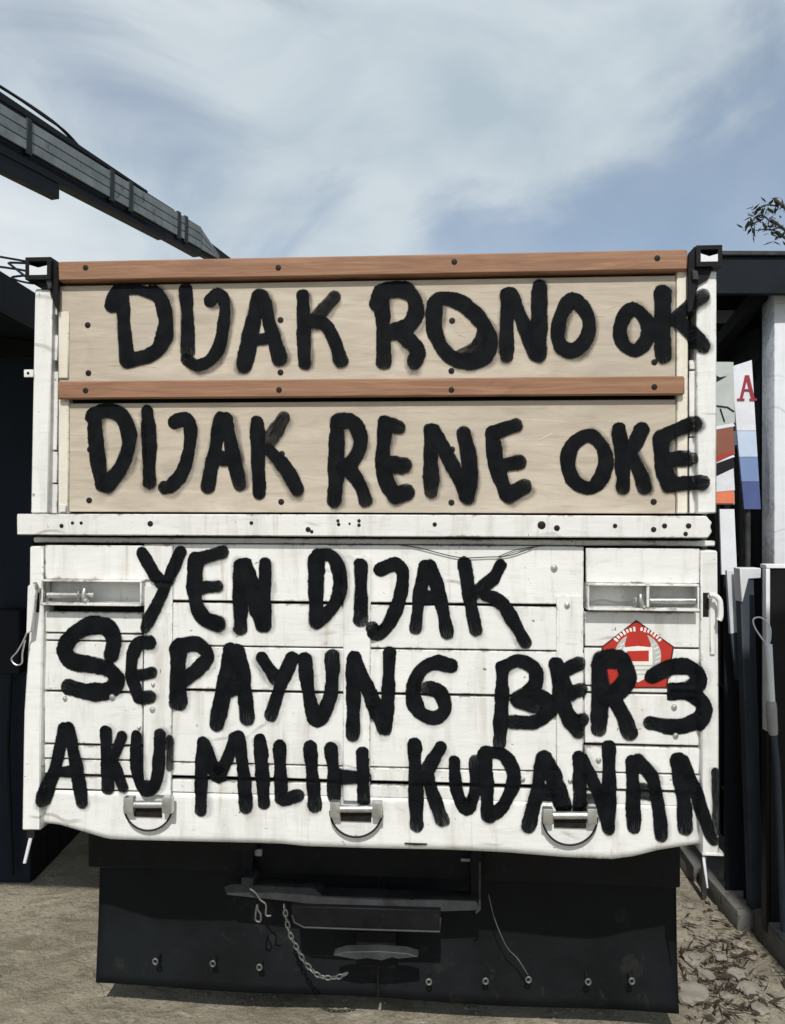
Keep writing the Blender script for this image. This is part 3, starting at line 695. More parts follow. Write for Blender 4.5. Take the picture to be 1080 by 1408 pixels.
# ---- bed structure behind the tailgate
bx0, bx1, bz0, bz1 = L(60, 900)[0], L(968, 900)[0], L(500, 1090)[1], L(500, 352)[1]
bed = MB().box(bx0, bx1, .09, 4.1, bz0 + .02, bz0 + .09).build('bed_floor', 'chassis', truck)
SURF.append(MB().box(bx0, bx1, .062, .085, bz0 - .03, bz1 - .006).build('backing_panel', 'black_steel', truck))
for s, x in ((-1, bx0 - .012), (1, bx1 - .012)):
    for k in range(7):                                # side wall boards
        z = bz0 + .03 + k * .19
        MB().box(x, x + .024, .10, 4.1, z, z + .182).build('side_board', 'post_paint', truck, .003)
    for y in (1.1, 2.1, 3.1, 4.0): MB().box(x - (.03 if s < 0 else -.025), x + (0 if s < 0 else .055), y, y + .07, bz0, bz1 - .03).build('side_stake', 'post_paint', truck, .003)
MB().box(bx0, bx1, 4.1, 4.15, bz0, bz1 + .1).build('headboard', 'post_paint', truck, .004)
for x in (-.42, .34): MB().box(x, x + .08, .12, 5.6, bz0 - .22, bz0 - .005).build('chassis_rail', 'chassis', truck, .004)
for y in (.9, 1.7, 2.5, 3.3): MB().box(bx0 + .03, bx1 - .03, y, y + .08, bz0 - .06, bz0 + .018).build('cross_member', 'chassis', truck)
def wheel(x, y):
    b = MB(); rr = .37
    prof = [(-.105, .20), (-.115, .26), (-.11, .33), (-.08, .365), (0, .372), (.08, .365), (.11, .33), (.115, .26), (.105, .20)]
    n = 28
    for i in range(n):
        a = 2 * math.pi * i / n
        for (u, q) in prof: b.v.append((x + u, y + q * math.cos(a), rr + q * math.sin(a)))
    m = len(prof)
    for i in range(n):
        for k in range(m - 1): b.f.append((i * m + k, i * m + k + 1, ((i + 1) % n) * m + k + 1, ((i + 1) % n) * m + k))
    t = b.build('wheel', 'rubber', truck)
    MB().tube([(x - .09, y, rr), (x - .03, y, rr), (x + .03, y, rr), (x + .09, y, rr)], [.205, .17, .17, .205], 24).build('rim', 'grey_steel', t)
for x in (-.68, .60):
    for y in (1.05, 4.9): wheel(x, y)
MB().cyl((-.68, 1.05, .37), (.60, 1.05, .37), .06, 12).build('axle', 'chassis', truck)
MB().cyl((-.68, 4.9, .37), (.60, 4.9, .37), .05, 12).build('axle', 'chassis', truck)
cab = MB().prism([(4.3, .55), (5.95, .55), (5.95, 1.15), (5.75, 1.95), (5.55, 2.05), (4.3, 2.05)], -.87, .80)
cab.v = [(y, x, z) for x, y, z in cab.v]; cab = cab.build('cab', 'cab_paint', truck, .03, seg=2)
for x in (-.885, .795):
    g = MB().prism([(4.75, 1.3), (5.65, 1.3), (5.6, 1.8), (4.75, 1.9)], x, x + .02); g.v = [(b, a, c) for a, b, c in g.v]; g.build('side_window', 'glass_dark', cab)

# ---- upper gate
UP = .010
for y0, y1, x0, x1 in ((386, 523, 82, 929.5), (552, 705, 95.5, 929.5)):
    rect('plywood_panel', x0, x1, y0, y1, UP, UP + .014, 'plywood', bevel=.0015)
rect('gate_stile', 80, 94.5, 428, 520.5, .004, .03, 'cream_paint')
rect('gate_stile', 80, 94.5, 548, 706, .004, .03, 'cream_paint')
rect('gate_stile', 931, 946.5, 369, 706, .004, .03, 'cream_paint')
rect('stile_foot', 80.5, 91, 693, 705, -.004, .003, 'white_paint')
top_b = rect('timber_batten', 80, 946, 351, 378.5, -.014, .035, 'batten_wood', bevel=.004)
mid_b = rect('timber_batten', 79, 942, 520.5, 545.5, -.014, .003, 'batten_wood', bevel=.004)
for px, py in ((118, 368), (383, 368), (625, 360), (904, 355)): dot('bolt', px, py, 4.0, -.014, 'bolt_dark', top_b)
for px, py in ((118, 537), (384, 536), (621, 536), (900, 532)): dot('bolt', px, py, 4.0, -.014, 'bolt_dark', mid_b)
for px, py in ((121, 447), (386, 440), (622, 441), (122, 513), (386, 512), (621, 510), (900, 498), (124, 618), (388, 624), (622, 618), (123, 688), (387, 690), (621, 691), (899, 690)):
    dot('bolt', px, py, 4.3, UP, 'bolt_dark')
for pts in (((640, 432), (650, 446), (660, 452)), ((626, 452), (632, 460), (640, 463)), ((634, 436), (645, 455)), ((780, 432), (806, 436), (830, 434)), ((838, 424), (850, 420), (862, 424)), ((740, 606), (760, 596)), ((150, 502), (205, 504), (218, 506))):
    MB().tube(crom([L3(x, y, UP) for x, y in pts], 5), .0011, 5).build('scuff_mark', 'scuff', truck)
# corner posts and the slotted channels next to them
poly('corner_post', ((48, 397), (72, 397), (66.5, 706), (42, 706)), -.006, .06, 'post_paint', bevel=.004)
poly('corner_post', ((958.5, 372), (986, 372), (986, 706), (958.5, 706)), -.006, .06, 'post_paint', bevel=.004)
for (a, b, y0, y1) in ((70, 79.5, 418, 433), (69.5, 79.5, 461, 496), (68.5, 79.5, 511, 619), (68, 79, 621, 664), (67.5, 79, 666, 706)):
    rect('channel_piece', a, b, y0, y1, .016, .06, 'post_paint', bevel=.002)
for (a, b, y0, y1) in ((948, 957.5, 380, 428), (948, 957.5, 495, 508), (948, 957.5, 510, 600), (948, 957.5, 602, 706)):
    rect('channel_piece', a, b, y0, y1, .016, .06, 'post_paint', bevel=.002)
rect('latch_tab', 33, 46, 508, 518.5, -.012, -.006, 'post_paint', bevel=.001); dot('bolt', 39, 513, 2, -.012, 'bolt_dark')
rect('tab_bracket', 34, 52, 510, 516, -.0055, .02, 'post_paint', bevel=.001, surf=False)
# hollow tube ends of the side rails and their gussets
def tube_end(x0, x1, y0, y1, gus, inner):
    a, b, c, e = XZ(x0, x1, y0, y1, -.03); t = .011
    r = MB().box(a, b, -.03, .35, e - t, e).box(a, b, -.03, .35, c, c + t).box(a, a + t, -.03, .35, c + t, e - t).box(b - t, b, -.03, .35, c + t, e - t).build('rail_tube', 'black_steel', truck)
    MB().prism([(a + t, c + t + .002), (b - t, c + t + .002), (b - t, e - t - .012), ((a + b) / 2, e - t - .018), (a + t, e - t - .010)], -.0285, -.02).build('lit_tube_inside', 'plastic_white', r)  # white plate stands in for the sunlit inside of the open tube
    poly('gusset', gus, -.014, .0, 'black_steel', r, surf=False)
    poly('gusset_tab', inner, -.024, -.0145, 'grey_steel', r, surf=False)
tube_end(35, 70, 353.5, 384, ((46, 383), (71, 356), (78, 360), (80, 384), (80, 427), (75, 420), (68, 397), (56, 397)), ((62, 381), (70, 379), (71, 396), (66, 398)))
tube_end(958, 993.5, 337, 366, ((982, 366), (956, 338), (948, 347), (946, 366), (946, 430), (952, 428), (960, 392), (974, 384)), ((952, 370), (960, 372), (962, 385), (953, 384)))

# ---- rail across the top of the tailgate
rail = poly('rail', ((23, 706.5), (500, 707.5), (972, 709.5), (976, 715), (980, 718), (977, 724), (980, 731), (974, 740), (500, 738), (23, 735.5)), -.022, .06, 'white_paint', bevel=.003)
for px, py, r in ((85, 723, 3), (100, 719, 2.3), (112, 719, 2.3), (207, 720, 4), (346, 719, 2.6), (424, 728, 3.6), (429, 731, 2.4), (465, 716, 2.2), (466, 721, 2.4), (481, 720, 1.6), (494, 716, 2.4), (494, 722, 2.4),
                  (598, 721, 3), (745, 722, 5.5), (766, 726, 4), (846, 723, 3), (899, 728, 3.6), (914, 723, 3.4), (947, 723, 3.6), (943, 734, 3)):
    dot('rivet', px, py, r, -.022, 'bolt_dark', rail, .0025)
# ---- tailgate
BF = .012
poly('tailgate_post', ((41, 751), (59, 751), (59.5, 860), (56, 1000), (56, 1142), (30, 1142), (33, 980), (40, 870)), -.006, .06, 'white_paint', bevel=.004)
poly('tailgate_post', ((964, 757), (987, 757), (989, 1000), (989, 1176), (965, 1176)), -.006, .06, 'white_paint', bevel=.004)
rect('head_board', 46, 984, 741, 748.5, .036, .055, 'white_paint')
def boards(x0, x1, ys, mat='white_paint', front=BF):
    for a, b in ys: rect('tailgate_board', x0, x1, a, b, front, front + .022, mat, bevel=.0025, jit=.0018)
boards(61, 196, ((842, 870), (872.3, 880.5), (882.8, 950), (953, 1023), (1026, 1043.5), (1045.5, 1065)))
boards(198, 803, ((749.5, 828), (831.8, 890.5), (892.5, 951.5), (955.2, 1053.7), (1055.5, 1073)))
boards(804, 962, ((842, 889.5), (892, 943.5), (945.5, 952), (955, 1023.5), (1027.5, 1062.5), (1064.8, 1086)))
rect('sill_strip', 53, 962, 1079.5, 1096.5, BF + .002, .035, 'white_paint', bevel=.002)
# raised plates over the boards
rect('latch_plate', 62, 238, 750, 797, .004, BF - .001, 'white_paint', bevel=.002)
rect('latch_plate', 806, 962.5, 754, 802, .004, BF - .001, 'white_paint', bevel=.002)
HG = []
for x0, x1, y0, y1 in ((197.5, 236.5, 806, 1094), (472, 509.5, 764, 1102), (765.5, 802, 819, 1108)):
    HG.append(rect('hinge_strap', x0, x1, y0, y1, .003, BF - .001, 'white_paint', bevel=.002))
for px, py, r in ((90, 960, 3.4), (155, 958, 4.6), (210, 975, 4.2), (211, 941, 2.6), (192, 1000, 2.6), (927, 972, 4.2), (929, 1011, 4.2), (762, 781, 5), (903, 780, 3.5), (823, 1045, 4), (719, 1071, 3.6), (784, 1073, 3), (780, 832, 4), (480, 770, 3), (505, 768, 3)):
    d = .003 if (197 < px < 237 and py > 806) or (765 < px < 802 and py > 819) else BF
    b = MB(); p = L3(px, py, d)
    b.tube([p + Vector((0, .003, 0)), p + Vector((0, -.002, 0)), p + Vector((0, -.0055, 0)), p + Vector((0, -.007, 0))], [r / 500, r / 500, r / 640, r / 1400], 12).build('rivet', 'zinc', truck)
# latches: recessed troughs with sliding bolts
def latch(x0, x1, y0, y1, rodx0, rodx1, rody, knobx, div=None):
    a, b, c, e = XZ(x0, x1, y0, y1, -.02)
    f0, f1 = -.020, BF + .014
    t = empty_part = MB().box(a, b, f1 + .010, f1 + .026, c, e).build('latch_back', 'white_paint', truck, 0)
    SURF.append(t)
    MB().box(a, b, f0, f1 - .004, e - .006, e).build('latch_lip', 'white_paint', t, .0015)
    MB().box(a, b, f0 - .004, f1 - .004, c, c + .008).build('latch_ledge', 'white_paint', t, .0015)
    MB().box(a, a + .005, f0, f1 - .0045, c + .0085, e - .0065).build('latch_cheek', 'white_paint', t, .001)
    MB().box(b - .005, b, f0, f1 - .0045, c + .0085, e - .0065).build('latch_cheek', 'white_paint', t, .001)
    if div:
        xd = L(div, (y0 + y1) / 2, -.02)[0]; MB().box(xd - .004, xd + .004, f0 - .003, f1 - .0045, c + .0085, e - .0065).build('latch_divider', 'white_paint', t, .001)
    p, q = L3(rodx0, rody, -.006), L3(rodx1, rody, -.006)
    MB().cyl(p, q, .0085, 14).build('bolt_rod', 'zinc', t)
    k = L3(knobx, rody, -.008)
    MB().tube([k + Vector((0, -.006, .016)), k + Vector((0, -.012, 0)), k + Vector((.004, -.010, -.014)), k + Vector((.012, -.016, -.017))], [.007, .009, .008, .006], 10).build('bolt_knob', 'zinc', t)
    ring = [k + Vector((-.014 + .0 * i, -.008 + .011 * math.cos(i * .524), .013 * math.sin(i * .524))) for i in range(12)]
    MB().tube(ring, .003, 6, True).build('bolt_collar', 'zinc', t)
latch(57, 195, 797.5, 833, 66, 130, 818, 118)
latch(808, 962, 803, 840, 893, 956, 826, 880, 891)
# side handles with chain loop
def lever(pts, d0, d1, mat='white_paint'): return poly('lever_handle', pts, d0, d1, mat, surf=False)
lever(((38, 806), (47, 800), (50, 806), (46, 842), (43, 868), (36, 872), (37, 840)), -.034, -.018)
MB().cyl(L3(46, 812, -.03), L3(58, 812, -.004), .008, 10).build('lever_pin', 'zinc', truck)
MB().tube(crom([L3(x, y, -.03) for x, y in ((38, 868), (33, 880), (24, 896), (16, 906), (22, 914), (30, 912), (31, 898), (35, 880))], 6), .0022, 6).build('safety_wire', 'zinc', truck)
rect('handle_slot', 967, 975, 815, 848, -.0075, -.0055, 'bolt_dark', bevel=0, surf=False)
rect('handle_slot', 48, 54, 812, 842, -.0075, -.0055, 'bolt_dark', bevel=0, surf=False)
MB().tube(crom([L3(x, y, -.032) for x, y in ((975, 818), (983, 819), (990, 827), (991, 846), (989, 853))], 6), .0075, 10).build('lever_handle', 'white_paint', truck)
MB().cyl(L3(977, 820, -.034), L3(977, 820, .0), .007, 10).build('lever_pin', 'zinc', truck)
rect('keeper', 977, 984, 828, 900, -.012, -.006, 'white_paint', bevel=.001)

MB().tube(crom([L3(x, y, .006) for x, y in ((548, 749), (575, 753), (618, 764), (640, 767), (668, 766), (700, 764), (735, 752))], 6), .0014, 6).build('loose_wire', 'bolt_dark', truck)
MB().tube(crom([L3(x, y, .007) for x, y in ((684, 766), (710, 756), (748, 750))], 6), .0012, 6).build('loose_wire', 'bolt_dark', truck)
# ---- wavy skirt sheet below the boards
def skirt():
    bot = [(53, 1131), (80, 1133), (118, 1144), (150, 1153), (240, 1155), (330, 1158), (390, 1160), (420, 1163), (520, 1165), (600, 1167), (700, 1172), (770, 1177), (840, 1180), (872, 1176), (905, 1168), (940, 1163), (963, 1160)]
    b = MB(); xs = [53 + (963 - 53) * i / 90 for i in range(91)]; rows = 8
    def by(x):
        for (p, q), (r, s) in zip(bot, bot[1:]):
            if p <= x <= r: return q + (s - q) * (x - p) / (r - p)
        return bot[-1][1]
    for x in xs:
        y0 = 1085 + (x - 53) * .021
        zt, zb = L(x, y0 + 1, .016)[1], L(x, by(x), .016)[1]
        xl = L(x, 1130, .016)[0]
        for k in range(rows + 1):
            f = k / rows
            b.v.append((xl, .016 + f * f * (.003 * math.sin(x * .021)) - .003 * f, zt + (zb - zt) * f))
    for i in range(90):
        for k in range(rows):
            a = i * (rows + 1) + k; b.f.append((a, a + 1, a + rows + 2, a + rows + 1))
    o = b.build('skirt_sheet', 'white_paint', truck)
    md = o.modifiers.new('thickness', 'SOLIDIFY'); md.thickness = .003; md.offset = -1
    SURF.append(o)
skirt()
rect('sill_beam', 58, 962, 1096, 1128, .028, .06, 'chassis', surf=False)
poly('skirt_mark', ((556, 1159), (588, 1160), (588, 1162), (572, 1163), (556, 1161)), .004, .0085, 'bolt_dark', surf=False)
# ---- hinges at the foot of the straps
for (cx, cy, r), st in zip(((204, 1109, 33), (490, 1115, 36), (784, 1124, 38)), HG):
    d = .0
    pts = [(cx - r, cy)] + [(cx + r * math.cos(math.pi * k / 20), cy + r * math.sin(math.pi * k / 20)) for k in range(20, -1, -1)]
    hp = poly('hinge_plate', pts[1:], d - .002, d + .012, 'white_paint', truck, .0015)
    MB().tube([L3(x, y, d - .003) for x, y in pts[1:]], .0028, 6).build('hinge_rim', 'bolt_dark', hp)
    for s in (-1, 1):
        x = cx + s * r * .80; a, b, c, e = XZ(x - 7, x + 7, cy - 13, cy + 9, d - .02)
        MB().box(a, b, d - .026, d - .0025, c, e).build('hinge_knuckle', 'zinc', hp, .004, seg=2)
    p, q = L3(cx - r * .62, cy - 3, d - .014), L3(cx + r * .62, cy - 3, d - .014)
    MB().cyl(p, q, .010, 14).build('hinge_pin', 'zinc', hp)
    a, b, c, e = XZ(cx - r * .58, cx + r * .58, cy + 2, cy + 14, d - .004)
    MB().box(a, b, d - .0065, d - .0025, c, e).build('hinge_slot', 'bolt_dark', hp)
# ---- pentagon sticker
def sticker():
    d = BF - .0026
    pent = ((875, 852), (927, 889), (917, 946), (838, 946), (827, 889))
    c = (876.5, 905)
    def lay(name, pts, k, mat, par): return MB().prism([L(x, y, BF) for x, y in pts], d - .00022 * k, d - .00022 * k + .0002).build(name, mat, par)
    s = lay('sticker', pent, 0, 'sticker_rim', truck); SURF.append(s)
    sc = lambda f: [(c[0] + (x - c[0]) * f, c[1] + (y - c[1]) * f) for x, y in pent]
    lay('sticker_face', sc(.95), 1, 'sticker_red', s)
    circ = lambda r, a0, a1, n=20, cx=877, cy=902: [(cx + r * math.cos(R(a0 + (a1 - a0) * i / n)), cy + r * math.sin(R(a0 + (a1 - a0) * i / n))) for i in range(n + 1)]
    lay('wreath', circ(32, 0, 360, 32)[:-1], 2, 'sticker_grey', s)
    lay('shield', ((863, 870), (889, 870), (895, 886), (894, 893), (860, 893), (859, 886)), 3, 'sticker_red', s)
    lay('frame', ((857, 890), (877, 888), (897, 890), (897, 914), (857, 914)), 4, 'sticker_white', s)
    lay('book', ((862, 895), (892, 894), (892, 909), (862, 909)), 5, 'sticker_red', s)
    lay('ribbon', ((866, 916), (902, 916), (892, 930), (877, 938), (866, 930)), 3, 'sticker_white', s)
    for k, y in enumerate((920, 926)): lay('ribbon_line', ((868, y), (896, y), (895, y + 1.6), (868, y + 1.6)), 4, 'sticker_grey', s)
    for k in range(7):                            # wreath leaves
        for sg in (-1, 1):
            a = R(-38 + k * 13); x, y = 877 + sg * 27.5 * math.cos(a), 902 + 27.5 * math.sin(a)
            lay('wreath_leaf', ((x - 3, y + 1.5), (x + 3, y - 1.8), (x + 3, y - .2), (x - 3, y + 3)), 3, 'sticker_white', s)
    for k in range(15):                           # curved lettering, too small to read
        if k == 7: continue
        a = R(-143 + k * 7.6); r = 37.5; x, y = 877 + r * math.cos(a), 902 + r * math.sin(a)
        u = (-math.sin(a), math.cos(a)); v = (math.cos(a), math.sin(a)); h = 2.4 + .8 * ((k * 7) % 3 == 0); wd = 1.5
        lay('letter', [(x + u[0] * i * wd + v[0] * j * h, y + u[1] * i * wd + v[1] * j * h) for i, j in ((-1, -1), (1, -1), (1, 1), (-1, 1))], 2, 'sticker_white', s)
sticker()

# ---- under the bed: beam, tow bar, mud flaps, chain
MB().box(L(121, 1190, .30)[0], L(936, 1190, .30)[0], .30, .36, L(500, 1206, .30)[1], L(500, 1150, .30)[1]).build('rear_beam', 'chassis', truck, .004)
FD = .34
def flap(x0, x1, name='mud_flap'):
    b = MB(); nx, nz = 30, 14; zt = L(500, 1195, FD)[1]
    for i in range(nx + 1):
        px = x0 + (x1 - x0) * i / nx; yb = 1350 + (px - 132) * .052
        zb = L(px, yb, FD)[1]; xl = L(px, 1290, FD)[0]
        for k in range(nz + 1):
            f = k / nz
            b.v.append((xl, .365 - .025 * f - .022 * max(0, f - .55) - .006 * math.sin(px * .018 + f * 2) * f, zt + (zb - zt) * f))
    for i in range(nx):
        for k in range(nz):
            a = i * (nz + 1) + k; b.f.append((a, a + 1, a + nz + 2, a + nz + 1))
    o = b.build(name, 'rubber', truck); md = o.modifiers.new('thickness', 'SOLIDIFY'); md.thickness = .008; md.offset = -1
    return o
fl, fr = flap(133, 518.5), flap(521.5, 933)
for px, py in ((214, 1322), (293, 1325), (357, 1330), (590, 1350), (668, 1349), (727, 1347), (809, 1350), (869, 1349)):
    c = L3(px, py, .30); ring = [c + Vector((.0075 * math.cos(k * .628), 0, .0085 * math.sin(k * .628))) for k in range(10)]
    pr = fl if px < 520 else fr
    MB().tube(ring, .0032, 6, True).build('washer', 'dull_zinc', pr); MB().cyl(c + Vector((0, .004, 0)), c + Vector((0, .05, 0)), .005, 8).build('bolt', 'bolt_dark', pr)
tb = poly('tow_bar', ((308, 1220), (318, 1216), (325, 1216), (432, 1221), (444, 1232), (560, 1236), (655, 1238), (660, 1252), (600, 1254), (440, 1246), (400, 1240), (312, 1231)), .22, .28, 'grey_steel', surf=False)
rect('tow_bracket', 332, 349, 1207, 1219, .215, .29, 'grey_steel', tb, surf=False)
for px in (340, 655): rect('hanger', px - 8, px + 8, 1160, 1222 if px < 500 else 1240, .26, .32, 'chassis', tb, surf=False)
MB().tube([L3(660, 1185, .215), L3(660, 1250, .215), L3(655, 1255, .215)], .0035, 6).build('pin_rod', 'grey_steel', tb)
tray = poly('step_tray', ((400, 1246), (606, 1252), (606, 1282), (500, 1278), (415, 1274), (404, 1266)), .20, .30, 'chassis', surf=False)
MB().tube([L3(x, y, .196) for x, y in ((402, 1258), (405, 1268), (418, 1275), (500, 1278), (605, 1281), (606, 1262))], .003, 6).build('tray_edge', 'grey_steel', tray)
poly('spring_shackle', ((458, 1314), (475, 1309), (520, 1308), (560, 1311), (576, 1316), (548, 1319), (540, 1317), (525, 1321), (505, 1318), (490, 1320)), .21, .25, 'grey_steel', surf=False)
MB().box(L(490, 1300, .25)[0], L(545, 1300, .25)[0], .25, .35, L(500, 1330, .25)[1], L(500, 1280, .25)[1]).build('hitch_block', 'chassis', truck, .004)
rect('reflector', 338, 360, 1168, 1177, .285, .299, 'plastic_grey', surf=False, bevel=.001)
rect('reflector', 634, 655, 1181, 1185, .29, .299, 'plastic_grey', surf=False, bevel=.001)
# chain hanging from the tow bar
def chain():
    path = crom([L3(x, y, .205) for x, y in ((391, 1245), (398, 1280), (411, 1308), (422, 1326), (440, 1342), (462, 1344), (478, 1338))], 30)
    acc = [0.0]
    for p, q in zip(path, path[1:]): acc.append(acc[-1] + (q - p).length)
    n = int(acc[-1] / .0165); first = None
    for i in range(n):
        s = (i + .5) * acc[-1] / n; k = max(j for j in range(len(acc)) if acc[j] <= s); k = min(k, len(path) - 2)
        p = path[k]; d = (path[k + 1] - path[k]).normalized(); u = orth(d)[0]
        if i % 2: u = d.cross(u)
        ring = [p + d * .0115 * math.cos(a * .628) + u * .0062 * math.sin(a * .628) for a in range(10)]
        o = MB().tube(ring, .0024, 6, True).build('chain_link', 'dull_zinc', tb)
chain()
MB().tube(crom([L3(x, y, .20) for x, y in ((344, 1222), (352, 1228), (358, 1237), (366, 1244), (366, 1258), (373, 1259))], 5), .0028, 6).build('hook_wire', 'dull_zinc', tb)
MB().tube(crom([L3(x, y, .20) for x, y in ((354, 1244), (352, 1256), (352, 1265), (358, 1267), (359, 1258), (355, 1251))], 5, True), .0028, 6, True).build('hook_ring', 'dull_zinc', tb)
MB().tube(crom([L3(x, y, .285) for x, y in ((672, 1230), (680, 1262), (692, 1292), (700, 1306), (712, 1318), (726, 1340))], 6), .0016, 6).build('loose_wire', 'dull_zinc', truck)
poly('broken_strap', ((966, 1178), (970, 1178), (975, 1222), (972, 1222)), .0, .004, 'plastic_white', surf=False)
rect('post_foot', 966, 996, 1173, 1177, -.008, .05, 'white_paint', surf=False, bevel=.001)
poly('mud_strap', ((40, 1150), (45, 1150), (36, 1188), (31, 1188)), .0, .004, 'plastic_white', surf=False)
MB().box(L(42, 1145, 0)[0] - .01, L(42, 1145, 0)[0] + .012, -.001, .006, L(42, 1152, 0)[1], L(42, 1138, 0)[1]).build('strap_clip', 'bolt_dark', truck)

